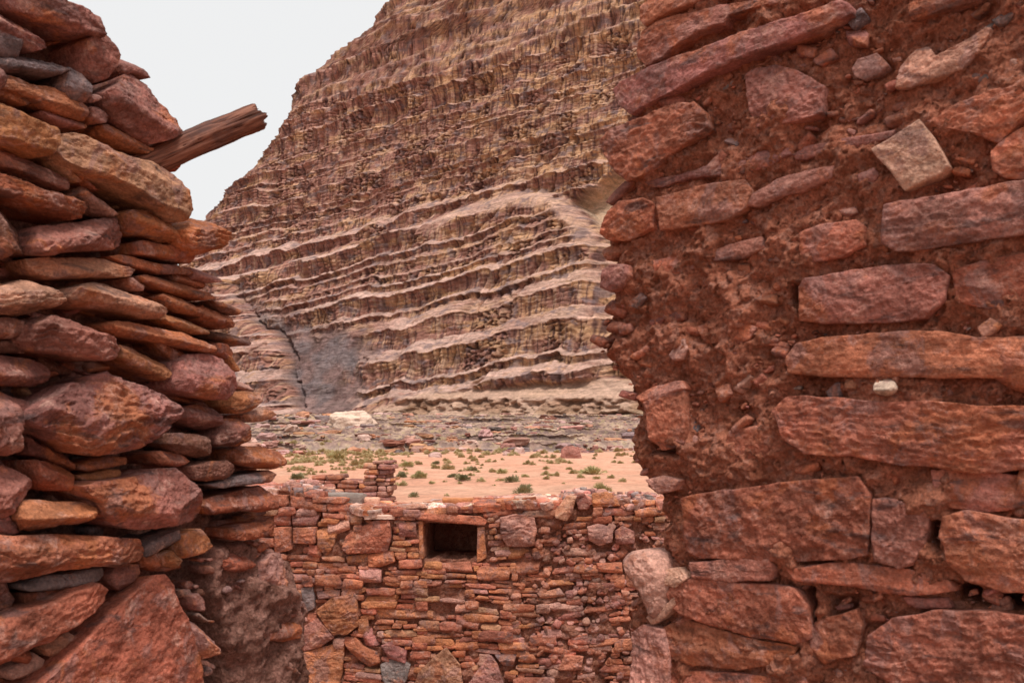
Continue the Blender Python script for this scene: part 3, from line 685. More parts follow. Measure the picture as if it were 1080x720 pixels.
RS = [
('p', P_(675,8,685,-1,735,-14,760,-14,735,4,712,12,695,20,682,29,676,22), dict(w=.03)),
('p', P_(671,54,678,32,700,20,735,12,770,5,820,-5,834,2,792,11,770,18,766,27,735,37,710,51,695,63,680,70,672,62), dict(w=.03, T=.05)),
('p', P_(646,95,655,86,700,66,745,50,800,30,850,15,888,1,899,6,901,16,880,25,850,38,800,56,760,73,720,92,690,106,664,121,654,112), dict(w=.04, T=.045)),
('m', P_(635,150,645,138,680,125,705,112,735,107,746,118,749,135,730,151,705,166,680,187,663,193,649,181,639,165), dict(w=.03, T=.055)),
('p', P_(786,80,795,74,818,69,842,75,871,90,869,121,845,129,799,135,792,115), dict(w=.02, T=.04, lit=.2)),
('l', P_(805,18,822,7,828,10,823,20,812,23), dict(w=.02)),
('p', P_(958,8,975,-10,1045,-12,1032,2,985,15,961,23), dict(w=.02)),
('k', P_(899,73,905,63,925,56,938,70,930,78,912,85,901,81), dict(w=.01, T=.01)),
('k', P_(944,93,950,70,965,52,980,50,988,60,1010,48,1040,28,1047,30,1031,59,1015,75,985,85,960,93), dict(w=.015, T=.016)),
('g', P_(1021,80,1030,74,1045,75,1049,85,1035,92,1024,89), dict(w=.01, sm=.4)),
('g', P_(1046,22,1058,14,1071,14,1062,25,1052,28), dict(w=.01)),
('m', P_(977,128,1000,115,1040,98,1080,82,1105,80,1105,110,1075,131,1055,151,1035,143,1000,136), dict(w=.02, T=.04)),
('m', P_(1047,160,1055,151,1080,135,1105,130,1105,192,1060,187,1047,179), dict(w=.01, T=.04)),
('y', P_(920,158,945,142,971,126,986,145,1003,176,990,186,955,202,940,181), dict(w=.035, T=.03, lit=.15, sm=.1, rough=.6, label='pale yellow rhombus-shaped stone')),
('p', P_(680,192,690,190,720,184,760,172,810,158,833,156,836,164,810,177,780,185,740,187,700,198,688,198), dict(w=.01)),
('p', P_(837,163,850,155,880,148,945,137,941,146,900,157,870,161,850,169,840,169), dict(w=.01)),
('p', P_(644,206,659,191,669,192,656,208,646,217,640,214), dict(w=.02)),
('b', P_(636,240,642,225,655,212,680,209,691,215,689,240,665,253,645,254,634,247), dict(w=.02, T=.04, lit=.25)),
('b', P_(691,209,720,202,750,194,786,190,793,200,788,220,765,233,730,239,697,244,695,225), dict(w=.015, T=.03, lit=.2)),
('p', P_(789,218,795,205,818,190,850,180,881,175,879,188,850,201,820,209,800,219), dict(w=.01)),
('p', P_(904,185,922,177,929,185,922,196,907,195), dict(w=.005)),
('p', P_(931,218,950,212,1000,205,1040,198,1105,188,1105,244,1040,253,990,261,945,265,930,256), dict(w=.035, T=.04, lit=.2)),
('b', P_(844,246,870,236,905,232,913,238,913,259,890,271,850,279,845,262), dict(w=.01, T=.03, lit=.2)),
('m', P_(689,275,710,270,736,267,741,281,715,291,691,287), dict(w=0)),
('p', P_(749,265,770,258,804,249,809,262,790,271,754,276), dict(w=.005)),
('p', P_(636,285,645,279,663,279,667,292,658,303,645,308,634,303), dict(w=.03, T=.04)),
('p', P_(843,303,850,293,880,288,920,282,986,279,1002,290,996,319,975,336,920,341,870,342,845,339), dict(w=.02, T=.03, lit=.15)),
('m', P_(1005,286,1050,270,1105,266,1105,322,1040,326,1008,319), dict(w=.0, T=.025)),
('m', P_(830,376,840,362,870,355,930,351,990,349,1030,356,1105,351,1105,399,1030,399,950,397,880,398,833,394), dict(w=.02, T=.03, lit=.15)),
('w', P_(918,408,921,401,929,398,938,399,944,405,944,412,938,417,928,418,920,415), dict(w=.07, T=.02, sm=.45, rough=.25, dep=.01, flat=0, label='round cream-coloured pebble')),
('t', P_(888,404,892,397,900,396,905,401,905,409,898,413,890,411), dict(w=.015, T=.012, sm=.45, rough=.3, dep=.01)),
('g', P_(871,413,880,404,887,403,887,418,876,421), dict(w=.01)),
('m', P_(816,432,832,417,870,419,920,423,980,423,1105,430,1105,492,1030,500,960,492,900,480,850,479,826,462), dict(w=.035, T=.05, lit=.25)),
('o', P_(1031,345,1045,335,1059,342,1048,353,1037,359), dict(w=.02)),
('k', P_(706,375,714,362,722,357,727,368,722,379,712,381), dict(w=.02)),
('p', P_(753,373,775,366,779,372,765,379), dict(w=.01)),
('r', P_(754,408,768,404,771,415,760,425), dict(w=.01)),
('b', P_(671,419,690,407,718,401,723,410,700,419,680,426), dict(w=.03)),
('m', P_(680,425,700,416,722,411,725,440,723,469,700,475,686,461), dict(w=.02, T=.03)),
('k', P_(681,505,700,501,717,506,712,517,695,521), dict(w=.03)),
('m', P_(721,525,750,518,800,511,850,505,906,502,919,520,919,550,916,586,870,591,800,591,740,589,723,581), dict(w=.02, T=.04, lit=.12)),
('p', P_(921,525,935,523,976,532,982,545,976,576,965,596,950,600,924,591,920,560), dict(w=.02, T=.04, lit=.15)),
('b', P_(996,545,1020,539,1060,545,1105,548,1105,628,1060,624,1020,611,1000,591,992,565), dict(w=.03, T=.05, lit=.2)),
('p', P_(727,592,780,589,813,589,817,600,813,612,770,613,731,609), dict(w=.03, T=.02, lit=.2)),
('m', P_(828,598,880,592,930,596,960,600,1000,612,1010,623,960,628,900,618,838,611), dict(w=.02)),
('m', P_(704,621,730,609,790,613,840,620,853,640,857,673,840,678,790,670,740,656,711,641), dict(w=.01, T=.045, lit=.2)),
('k', P_(652,591,664,579,690,581,701,595,703,615,701,641,690,657,681,650,671,626,657,606), dict(w=.05, T=.05, lit=.15, sm=.35)),
('k', P_(667,666,680,657,700,662,706,690,703,745,667,745), dict(w=.03, T=.04)),
('m', P_(700,661,720,652,760,663,800,673,842,680,838,701,780,706,730,701,704,691), dict(w=0, T=.03)),
('m', P_(916,669,940,650,985,640,1030,640,1105,650,1105,745,1000,745,930,714,914,701), dict(w=.02, T=.05, lit=.2)),
('p', P_(953,629,1000,630,1005,641,970,642,957,637), dict(w=.01)),
('m', P_(690,712,740,707,850,713,858,745,690,745), dict(w=0)),
('y', P_(698,601,716,598,726,609,712,620,699,614), dict(w=.04, T=.015)),
('y', P_(682,650,700,640,712,628,713,637,702,651,688,660), dict(w=.045, T=.012)),
('p', P_(983,495,1020,491,1105,505,1105,532,1030,540,988,531), dict(w=.0, T=.03)),
('m', P_(770,455,800,448,815,460,812,480,780,490,765,475), dict(w=-.01, T=.02)),
('m', P_(860,655,905,640,912,660,905,690,870,700,855,680), dict(w=-.01, T=.03)),
('m', P_(735,345,770,335,800,345,790,360,745,362), dict(w=-.01, T=.02)),
]
coreR = P_(694,-70,690,-10,684,20,676,50,664,80,658,110,650,140,652,170,652,195,636,225,634,250,644,262,641,280,644,300,645,320,634,342,627,362,627,382,645,395,656,404,660,418,664,440,668,480,678,512,690,530,694,560,688,580,670,600,668,640,664,670,664,720,666,900,666,1300,1290,1300,1290,-70)
TF = .72
rr2 = empty('stone_wall', tuple(FR.P(np.array(.4), np.array(0.), np.array(0.))), kind='thing', label='near red mud-mortared stone wall on the right with a pale rhombus-shaped stone', cat='wall', group='ruined stone walls')
covR = cover_mask([s[1] for s in RS])
def fillR(rs):
    out = []
    for k in range(5200):
        x = rs.uniform(630, 1290); y = rs.uniform(-80, 1000)
        outside = x > 1108 or y > 748
        if k < 400:
            if not outside: continue
        elif outside: continue
        if covR(x, y): continue
        if psdf(np.array([[x, y]]), coreR)[0] < 2: continue
        if outside:
            if rs.rand() > .35: continue
            wd, ht = rs.uniform(50, 150), rs.uniform(22, 55); w0 = rs.uniform(0, .02)
        else:
            wd = 3.5 + 22 * rs.rand() ** 5.5; ht = wd * rs.uniform(.35, .8); w0 = rs.uniform(-.008, .008)
        pl = rpoly(rs, x, y, wd, ht, rs.uniform(-.9, .5), 7)
        uv = FR.unproj(pl, w0); e = uv.max(0) - uv.min(0)
        if uv[:, 1].max() < .02 or e.max() > .6: continue
        V, Fc = stone_mesh(FR, uv, w0, min(e) * .35, min(.04, min(e)), .0032 if not outside else .012, 20000 + k)
        out.append((e[0] * e[1], V, Fc, tint(rs.choice(list('mmmppbbmkrdmg' if not outside else 'mpr')), rs), dict(stuff=1)))
        if len(out) > 1300: break
    return out
HR = [(P_(836,300,846,300,846,332,836,318), .14), (P_(980,550,994,548,994,578,982,570), .16), (P_(1005,612,1040,622,1105,630,1105,648,1040,640,1012,632), .16),
      (P_(850,35,870,30,866,42,800,60,790,58), .05), (P_(845,618,860,618,862,680,853,672), .07), (P_(688,466,722,470,720,482,690,478), .06),
      (P_(845,588,880,589,880,597,845,596), .05), (P_(870,625,905,625,905,660,880,668), .04), (P_(740,656,850,680,850,690,740,668), .04)]
build_wall(rr2, FR, RS, coreR, rock_mat('red dusty sandstone', 1., orange=(.38, .12, .055), dust=(.45, .235, .185), rough=.85, spec=.2), M_mud, .0028, .004, .028, .45, .045, .12, seed=5, filler=fillR, coreres=.0038, wscale=.45, Tmax=.024, flat=.85,
           holes=HR, core_edge=.045)

TF = .70
# ------------------------------------------------------------------ the wall across the gap
BS = [
('b', P_(437,541,470,542,506,544,514,549,511,554,470,551,440,548), dict(w=.02, name='lintel', T=.015, lit=.3)),
('o', P_(441,549,446,549,447,589,442,590), dict(w=.006, T=.012, lit=.1)),
('o', P_(503,556,511,555,513,588,503,593), dict(w=.004, T=.012, lit=.1)),
('b', P_(360,578,365,565,390,550,411,547,413,565,408,581,385,583,367,584)),
('o', P_(334,560,343,556,356,562,352,576,345,587,336,576)),
('y', P_(345,552,355,547,368,546,369,558,352,565,346,561)),
('t', P_(368,543,376,537,383,546,380,554,370,553)),
('o', P_(365,586,387,583,388,595,367,595)), ('o', P_(388,584,415,580,417,592,400,598,389,597)),
('k', P_(379,600,390,597,402,601,402,614,380,614)),
('p', P_(421,551,439,550,439,566,421,566)),
('b', P_(289,556,307,555,308,579,290,583), dict(lit=.1)), ('b', P_(309,556,334,555,333,573,310,573), dict(lit=.1)),
('b', P_(289,540,307,541,307,554,290,554)), ('p', P_(308,542,337,543,333,554,309,554)), ('b', P_(303,584,337,585,337,592,304,591)),
('o', P_(333,643,350,630,372,625,377,633,378,660,366,669,352,669,342,656), dict(lit=.15)),
('p', P_(318,677,321,660,335,651,344,660,353,672,340,681,321,686)),
('o', P_(320,688,350,680,363,680,361,700,355,740,328,740), dict(lit=.15)),
('o', P_(362,676,375,671,382,680,398,687,401,698,390,703,372,690)),
('p', P_(383,669,391,662,400,680,385,681)),
('g', P_(401,700,415,693,433,700,429,717,416,740,404,716)), ('p', P_(402,680,412,676,429,685,428,699,410,694)),
('t', P_(430,740,440,710,460,690,471,682,485,700,492,740), dict(lit=.2)), ('k', P_(490,740,493,720,505,705,517,690,525,700,538,740), dict(lit=.2)),
('o', P_(378,653,388,651,390,667,378,668)),
('k', P_(528,545,545,541,563,542,567,560,564,575,535,576,529,565), dict(lit=.2, T=.05)),
('o', P_(535,578,552,577,559,580,546,589,536,589)),
('y', P_(584,540,597,523,608,523,604,540,598,549,586,546), dict(w=.03)),
('k', P_(619,555,630,552,647,556,646,571,632,576,621,569)), ('p', P_(648,560,656,554,669,560,669,573,650,574)),
('o', P_(623,526,650,524,654,533,626,535)), ('p', P_(608,529,617,521,624,530,620,537,610,537)),
('b', P_(543,592,570,590,568,604,545,606)), ('b', P_(629,593,656,593,657,605,631,603)),
('b', P_(595,690,616,692,613,706,589,706)), ('k', P_(575,707,583,704,591,707,589,716,577,716), dict(sm=.4)),
('b', P_(465,594,495,592,499,603,469,603)), ('b', P_(502,598,540,598,537,611,504,611)), ('b', P_(481,648,506,655,504,665,481,658)),
('g', P_(522,690,546,688,541,703,530,701)), ('o', P_(395,640,457,644,457,652,399,652)), ('g', P_(318,620,330,617,332,641,321,646)),
('b', P_(286,600,303,600,303,625,287,628)), ('b', P_(291,640,308,642,309,668,291,668)),
('o', P_(575,612,600,610,606,616,580,619)), ('k', P_(566,625,590,620,596,628,570,631)),
]
def niche_grp(): pass
rb = empty('stone_wall', tuple(FB.P(np.array(1.3), np.array(0.), np.array(0.))), kind='thing', label='low coursed red stone wall across the gap with a square niche under a lintel', cat='wall', group='ruined stone walls')
NICHE = P_(446, 552, 503, 553, 503, 589, 446, 589)
covB = cover_mask([s[1] for s in BS] + [P_(443, 548, 506, 550, 506, 592, 443, 592)])
topline = np.array([(150, 508), (290, 512), (305, 508), (335, 520), (360, 530), (400, 533), (440, 532), (480, 530), (520, 526), (560, 524), (590, 524), (610, 519), (640, 523), (690, 525), (850, 525)], float)
def ty(x): return float(np.interp(x, topline[:, 0], topline[:, 1]))
def fillB(rs):
    out = []; segs = []
    for band in ((520, 600), (600, 668), (668, 745), (745, 860)):
        X = 195.
        while X < 790:
            wseg = rs.uniform(38, 105); segs.append((X, min(X + wseg, 800), band[0] + rs.uniform(-5, 5), band[1] + rs.uniform(0, 8), rs.uniform(-.05, .07))); X += wseg
    for (X0, X1, Y0, Y1, slope) in segs:
        y = Y0
        while y < Y1 + 4:
            rowh = rs.choice([rs.uniform(3.2, 5.), rs.uniform(5, 8.), rs.uniform(8, 13)], p=[.42, .43, .15])
            if y > 745: rowh *= 2
            x = X0 + rs.uniform(-8, 2)
            while x < X1:
                xc0 = (x + X1) / 2
                mudz = 545 < x < 700 and y > 545
                wd = rs.uniform(9, 40) * (.85 if mudz else 1) * (rowh / 7.5) ** .3
                if y > 745: wd *= 2
                yc = y + rowh / 2 + (x - X0) * slope + 1.5 * math.sin(x / 17. + y)
                x0, x1 = x + .6, min(x + wd - .4, X1 + 9)
                while x1 - x0 > 4 and covB(x0, yc): x0 += 2.
                xm = x0
                while xm < x1 and not covB(xm, yc): xm += 2.
                x1 = min(x1, xm); top = ty((x0 + x1) / 2)
                if x1 - x0 > 5 and yc > top + 2 and not (mudz and rs.rand() < .4) and rs.rand() > .05:
                    hgt = rowh * (rs.uniform(.85, 1.25) if not mudz else rs.uniform(.6, 1.2)); x_c = (x0 + x1) / 2
                    pl = rpoly(rs, x_c, yc, (x1 - x0) * 1.06, hgt, slope + rs.uniform(-.06, .06) * (2.5 if mudz else 1), rs.randint(6, 11))
                    w0 = rs.uniform(.0, .022) * (.4 if mudz else 1); uv = FB.unproj(pl, w0); e = uv.max(0) - uv.min(0)
                    if uv[:, 1].max() > .02:
                        V, Fc = stone_mesh(FB, uv, w0, min(.022, min(e) * .4), .07, .0065 if y < 745 else .02, 40000 + len(out), lit=.25, rough=1.3, smooth=.05, flat=.5)
                        pal = 'bbbbooookkrmbt' if not mudz else 'bbbpkkmr'
                        out.append((e[0] * e[1] * (1 if 285 < x_c < 695 and y < 715 else .001), V, Fc, tint(rs.choice(list(pal)), rs, .2), {}))
                x = x + wd
            y += rowh
    # chips in the mud and along the top
    for k in range(520):
        x = rs.uniform(540, 700); y = rs.uniform(530, 720)
        if covB(x, y): continue
        pl = rpoly(rs, x, y, *((3 + 6 * rs.rand(),) * 2), rs.uniform(-1, 1), 7); w0 = rs.uniform(-.005, .012)
        uv = FB.unproj(pl, w0); e = uv.max(0) - uv.min(0)
        V, Fc = stone_mesh(FB, uv, w0, min(e) * .4, .02, .008, 50000 + k)
        out.append((0, V, Fc, tint(rs.choice(list('bpkkmd')), rs, .25), dict(stuff=1)))
    return out
coreB = [(180, 512)] + [(float(a), float(b) + 5) for a, b in topline if 200 < a < 800] + [(820, 530), (820, 1500), (180, 1500)]
def clipfloor(c):
    c = c.copy(); c[:, 1] = np.maximum(c[:, 1], -.1); return c
build_wall(rb, FB, BS, coreB, M_rockf, M_mudB, .0055, -.008, .03, .36, .045, .10, seed=8, filler=fillB, coreres=.009, corehole=NICHE, flat=.6, core_uv_extra=clipfloor, core_edge=.0)
# capping slabs and rubble lying along the top of that wall (part of the ruin), as flat stones with frames facing up
def top_frame(px, py_, w_in, yaw=0, tilt=0):
    """point on the wall top seen at px; w_in metres behind the face"""
    uv = FB.unproj([(px, py_)], 0)[0]; o = FB.P(np.array(uv[0]), np.array(uv[1]), np.array(-w_in))
    c, s = math.cos(yaw), math.sin(yaw); U = FB.U * c + (-FB.N) * s; V = -FB.U * s + (-FB.N) * c
    N = np.array([0, 0, 1.]) + V * tilt * -1; N /= np.linalg.norm(N); V = V - N * (V @ N); V /= np.linalg.norm(V); U = U - N * (U @ N); U /= np.linalg.norm(U)
    return Frame(o, U, V, N)
TF = 1.
rs = np.random.RandomState(21); acc = Acc()
for k in range(900):
    px = rs.uniform(215, 760); wi = rs.uniform(0.0, .33); pile = (285 < px < 345) or (590 < px < 690)
    sz = rs.uniform(.012, .045) if pile or rs.rand() < .5 else rs.uniform(.04, .12)
    fr = top_frame(px, ty(px) + 4, wi, rs.rand() * 6.28, rs.uniform(-.3, .3))
    fr.o[2] += (.035 * math.sin(min(1, max(0, wi / .38)) * 3.14) if pile else 0) * rs.rand()
    uv = rpoly(rs, 0, 0, sz * rs.uniform(1, 1.8), sz, 0, 8)
    V, Fc = stone_mesh(fr, uv, -.004, sz * (rs.uniform(.15, .4) if sz < .04 else rs.uniform(.07, .14)), .03, .007 if sz < .04 else .01, 60000 + k, lit=.15)
    acc.add(V, Fc, tint(rs.choice(list('kklpwbor' if not pile else 'kklplg')), rs, .25))
tag(acc.build('debris', M_rockf, rb), kind='stuff')
b_ = NB('pale slab rock'); c_ = b_.attr(); c_ = b_.mix(1., c_, b_.ramp(b_.noise(16, 7, .7), [(.3, .7), (.5, 1.), (.7, 1.25)]), 'MULTIPLY')
M_slab = b_.done(c_, b_.bump(b_.noise(40, 8, .7), .012), .85, .2)
# loose slabs one could lift off
def slab(px, py, wpx, dm, th, ch, label, cat='slab', yaw=0., tilt=0., wi=.12, seed=0, name='flat_stone'):
    fr = top_frame(px, py + 1.5, wi, yaw, tilt); dpt = 4.85 + wi; wd = wpx * dpt / F
    r_ = np.random.RandomState(seed); uv = rpoly(r_, 0, 0, wd, dm, 0, 8)
    V, Fc = stone_mesh(fr, uv, th * .6, th * .4, th, .008, 70000 + seed, lit=.1, rough=.5)
    o = mesh_obj(name, V, Fc, M_slab, None, np.broadcast_to(tint(ch, r_, .05), V.shape)); tag(o, label, cat, 'loose stones on the wall top', 'thing')
slab(556, 529, 36, .16, .022, 'w', 'pale pointed flat slab on the wall top right of the niche', yaw=.3, tilt=-.28, wi=.08, seed=1)
slab(357, 532, 44, .16, .06, 'g', 'thick dark grey block with pale top on the wall left of the niche', yaw=-.12, tilt=-.1, wi=.13, seed=2, name='stone_block', cat='stone')
slab(402, 545, 36, .10, .018, 'w', 'long thin white flat slab on the wall edge above the big brown stone', yaw=0, tilt=-.15, wi=.0, seed=3)
slab(396, 537, 26, .10, .012, 'l', 'small pale grey flat slab just behind the long white one', yaw=.2, tilt=-.1, wi=.10, seed=4)
slab(434, 535, 36, .12, .016, 'l', 'broad pale brown flat slab on the wall top left above the lintel', yaw=.1, tilt=-.12, wi=.12, seed=5)
slab(458, 541, 15, .08, .016, 'w', 'small whitish flat stone directly above the niche lintel', yaw=0, tilt=-.2, wi=.03, seed=6)
slab(480, 531, 34, .13, .03, 'o', 'brown oblong stone on the wall top right above the lintel', yaw=-.1, tilt=-.05, wi=.12, seed=7, name='stone_block', cat='stone')
slab(366, 540, 20, .07, .045, 'y', 'ochre angular stone on the wall edge under the dark grey block', yaw=.4, tilt=-.1, wi=.02, seed=8, name='stone_block', cat='stone')
slab(386, 533, 18, .07, .04, 'y', 'ochre stone lump between the dark grey block and the stone pillar', yaw=.0, tilt=-.1, wi=.14, seed=9, name='stone_block', cat='stone')

# ------------------------------------------------------------------ second ruin behind: pillar and low stump
TF = .78
def ruin():
    y0 = 8.6
    fr = wall_frame((-2.3, y0 + .1), (-.9, y0)); root = empty('ruined_wall', (-1.4, y0, 0), kind='thing', label='low stacked-stone ruin with a squared pillar end behind the left part of the niche wall', cat='ruin')
    rs = np.random.RandomState(4); its = []
    for (xa, xb, top) in ((383, 413, 486), (314, 386, 500)):
        y = 560.
        while y > top:
            h = rs.uniform(3, 7); x = xa + rs.uniform(-1, 2)
            while x < xb:
                wd = rs.uniform(9, 17) if xa > 380 else rs.uniform(10, 24); x1 = min(x + wd, xb + rs.uniform(-2, 3))
                tp = top + (5 + 5 * math.sin(x / 8.) if xa < 380 else (0 if x > 392 else 5))
                if x1 - x > 4 and y - h > tp - 4:
                    w0 = rs.uniform(0, .03); uv = fr.unproj(rpoly(rs, (x + x1) / 2, y - h / 2, (x1 - x) * .98, h * .98, rs.uniform(-.06, .06), 9), w0); e = uv.max(0) - uv.min(0)
                    V, Fc = stone_mesh(fr, uv, w0, min(.03, min(e) * .4), .30, .012, 80000 + len(its), lit=.25)
                    its.append((e[0] * e[1] * (1 if y < 532 else .001), V, Fc, tint(rs.choice(list('ppkobtd')), rs, .25)))
                x = x1 + .4
            y -= h
    its.sort(key=lambda q: -q[0]); acc = Acc()
    for k, (a, V, Fc, c) in enumerate(its):
        if k < 60 and a > .0001: mesh_obj('stone', V, Fc, M_rockf, root, np.broadcast_to(c, V.shape))
        else: acc.add(V, Fc, c)
    if acc.n: tag(acc.build('rubble', M_rockf, root), kind='stuff')
    for poly in (P_(387, 491, 410, 491, 410, 560, 387, 560), P_(320, 512, 386, 512, 386, 560, 320, 560)):
        uv = fr.unproj(poly, -.03); uv[uv[:, 1] < .5, 1] = -.3
        V, Fc = core_mesh(fr, uv, .02, -.03, .02, .3, None, None, .02, 3); mesh_obj('mortar', V, Fc, M_mudB, root)
ruin()

# ------------------------------------------------------------------ wooden beam in the left wall
def beam():
    C = np.array([0, 0, EYE]); d0 = rayd(150, 176); d1 = rayd(272, 124)
    a = C + d0 * (1.75 / d0[1]); b = C + d1 * (1.84 / d1[1]); ax = b - a; L = np.linalg.norm(ax); ax /= L
    up = np.array([0, 0, 1.]) - ax * ax[2]; up /= np.linalg.norm(up); sd = np.cross(ax, up)
    n, m = 72, 110; t = np.linspace(-.22, 1., n); th = np.linspace(0, 2 * math.pi, m, endpoint=False)
    T, TH = np.meshgrid(t, th, indexing='ij')
    r = .0265 + .001 * np.sin(T * 5) + .004 * n3(np.cos(TH) * .9, np.sin(TH) * .9, T * 1.5, 2) + .0012 * n3(np.cos(TH) * 4, np.sin(TH) * 4, T * 2, 3) + .0008 * n3(np.cos(TH) * 1.5, np.sin(TH) * 1.5, T * 9 + 4, 2)
    crack = np.abs(n3(np.cos(TH) * 2.2, np.sin(TH) * 2.2, T * .9 + 8, 2)); r = r - .004 * np.exp(-(crack / .04) ** 2)
    r = r * (1 + .10 * sst(.75, .95, T)) 
    endn = n3(np.cos(TH) * 1.8, np.sin(TH) * 1.8, 3, 3)
    Tl = T * L + sst(.9, 1., T) * .02 * endn
    bend = .004 * np.sin(T * 3.0)
    P = a + Tl[..., None] * ax + (np.cos(TH) * r * 1.05 + bend)[..., None] * up + (np.sin(TH) * r)[..., None] * sd
    rings = [P.reshape(-1, 3)]; tot = n
    c = P[-1].mean(0)
    for q in (.93, .8, .6, .35, .1):
        Q = c + (P[-1] - c) * q; Q = Q + ax * (.006 * fbm(Q * 90, 3) + .002)[..., None] * 1.3; rings.append(Q); tot += 1
    V = np.concatenate(rings); idx = np.arange(tot * m).reshape(tot, m)
    Fc = np.stack([idx[:-1], np.roll(idx[:-1], -1, 1), np.roll(idx[1:], -1, 1), idx[1:]], -1).reshape(-1, 4)
    B = NB('weathered wood'); g = B.n('ShaderNodeTexCoord')
    mp = B.n('ShaderNodeMapping'); q = Vector(ax).to_track_quat('Z', 'Y').inverted().to_euler(); mp.inputs['Rotation'].default_value = q
    mp2 = B.n('ShaderNodeMapping'); mp2.inputs['Scale'].default_value = (1, 1, .07); B.l(B.geo.outputs['Position'], mp.inputs[0]); B.l(mp.outputs[0], mp2.inputs[0])
    tx = B.n('ShaderNodeTexNoise'); tx.inputs['Scale'].default_value = 150; tx.inputs['Detail'].default_value = 8; B.l(mp2.outputs[0], tx.inputs[0])
    c1 = B.ramp(tx.outputs[0], [(.3, (.05, .02, .014)), (.5, (.19, .07, .042)), (.7, (.30, .135, .09))])
    c1 = B.mix(B.ramp(B.noise(14, 4, .6), [(.45, 0.), (.62, .75)]), c1, (.075, .035, .03))
    mt = B.done(c1, B.bump(tx.outputs[0], .004), .75, .25)
    o = mesh_obj('wooden_beam', V, Fc, mt, None, np.zeros_like(V)); tag(o, 'weathered reddish wooden beam jutting from the top of the left wall into the sky', 'beam', None, 'thing')
beam()

# ------------------------------------------------------------------ boulders at the cliff foot
def boulder(px, py, wpx, hpx, dist, ch, label, seed, name='boulder'):
    d = rayd(px, py); dist = 60.
    while dist < 168 and EYE + d[2] / d[1] * dist > ground_z(d[0] / d[1] * dist, dist): dist += .5
    P = np.array([0, 0, EYE]) + d * (dist / d[1]); wd = wpx * dist / F; ht = hpx * dist / F
    r_ = np.random.RandomState(seed); th = np.linspace(0, 2 * math.pi, 90, endpoint=False); ph = np.linspace(-.5 * math.pi, .5 * math.pi, 46)
    PH, TH = np.meshgrid(ph, th, indexing='ij')
    S = np.stack([np.cos(PH) * np.cos(TH), np.cos(PH) * np.sin(TH), np.sin(PH)], -1); S = np.sign(S) * np.abs(S) ** .75
    Q = S * np.array([wd / 2, wd * .32, ht]); s = 1 + .22 * fbm(S * 1.3 + seed * 3.1, 4)[..., None]; Q = Q * s + .05 * ht * fbm(S * np.array([2, 2, 9.]) + seed, 3)[..., None] * S
    V = (P + Q).reshape(-1, 3); idx = np.arange(46 * 90).reshape(46, 90)
    Fc = np.stack([idx[:-1], np.roll(idx[:-1], -1, 1), np.roll(idx[1:], -1, 1), idx[1:]], -1).reshape(-1, 4)
    o = mesh_obj(name, V, Fc, M_far, None, np.broadcast_to(np.array(PAL[ch]) * 1.0, V.shape)); tag(o, label, 'boulder', 'boulders below the cliff')
b_ = NB('pale boulder'); c_ = b_.attr(); c_ = b_.mix(1., c_, b_.ramp(b_.noise(.9, 8, .75, (1, 1, 2)), [(.3, .6), (.5, 1.), (.7, 1.35)]), 'MULTIPLY')
M_far = b_.done(c_, b_.bump(b_.noise(.9, 8, .7), .5), .95, .1)
boulder(371, 447, 47, 13, 160, 'w', 'large pale smooth boulder below the dark grey slab of the cliff', 1)
boulder(548, 478, 12, 6, 103, 'l', 'pale grey boulder where the rock shelf meets the sand', 2)
boulder(534, 480, 8, 4, 101, 'l', 'small pale boulder left of the grey one at the sand edge', 3)
boulder(602, 483, 20, 11, 104, 'p', 'purplish broken boulder at the foot of the rock shelf', 4)
boulder(459, 482, 14, 5, 102, 'l', 'flat grey rock slab at the sand edge above the green shrubs', 5)

TF = .9
def scree():
    rs = np.random.RandomState(77); n1, n2 = 9, 12
    th = np.linspace(0, 2 * math.pi, n2, endpoint=False); ph = np.linspace(-.5 * math.pi, .5 * math.pi, n1); PH, TH = np.meshgrid(ph, th, indexing='ij')
    S = np.stack([np.cos(PH) * np.cos(TH), np.cos(PH) * np.sin(TH), np.sin(PH)], -1); S = np.sign(S) * np.abs(S) ** .6
    idx = np.arange(n1 * n2).reshape(n1, n2); Fq = np.stack([idx[:-1], np.roll(idx[:-1], -1, 1), np.roll(idx[1:], -1, 1), idx[1:]], -1).reshape(-1, 4)
    acc = Acc()
    for k in range(1100):
        az = R(rs.uniform(-17, 11)); d_ = rs.uniform(97, 168) if k > 260 else rs.uniform(94, 104); x, y = d_ * math.sin(az), d_ * math.cos(az)
        if n3(np.array(x / 9), np.array(y / 6), np.array(50.), 2) < -.1: continue
        sz = .12 + .75 * rs.rand() ** 3
        Q = S * (1 + .45 * fbm(S * 1.4 + k * 1.7, 2))[..., None] * np.array([sz * rs.uniform(1, 2.2), sz, sz * rs.uniform(.35, .7)])
        c, s_ = math.cos(k), math.sin(k); Q = Q @ np.array([[c, s_, 0], [-s_, c, 0], [0, 0, 1]])
        V = (Q + np.array([x, y, ground_z(x, y) + .05])).reshape(-1, 3)
        acc.add(V, Fq, tint(rs.choice(list('kldgtl')), rs, .3))
    o = acc.build('loose_rocks', M_far, None, smooth=False); tag(o, 'scattered loose rocks over the shelf between the sand and the cliff', 'rocks', None, 'stuff')
scree()
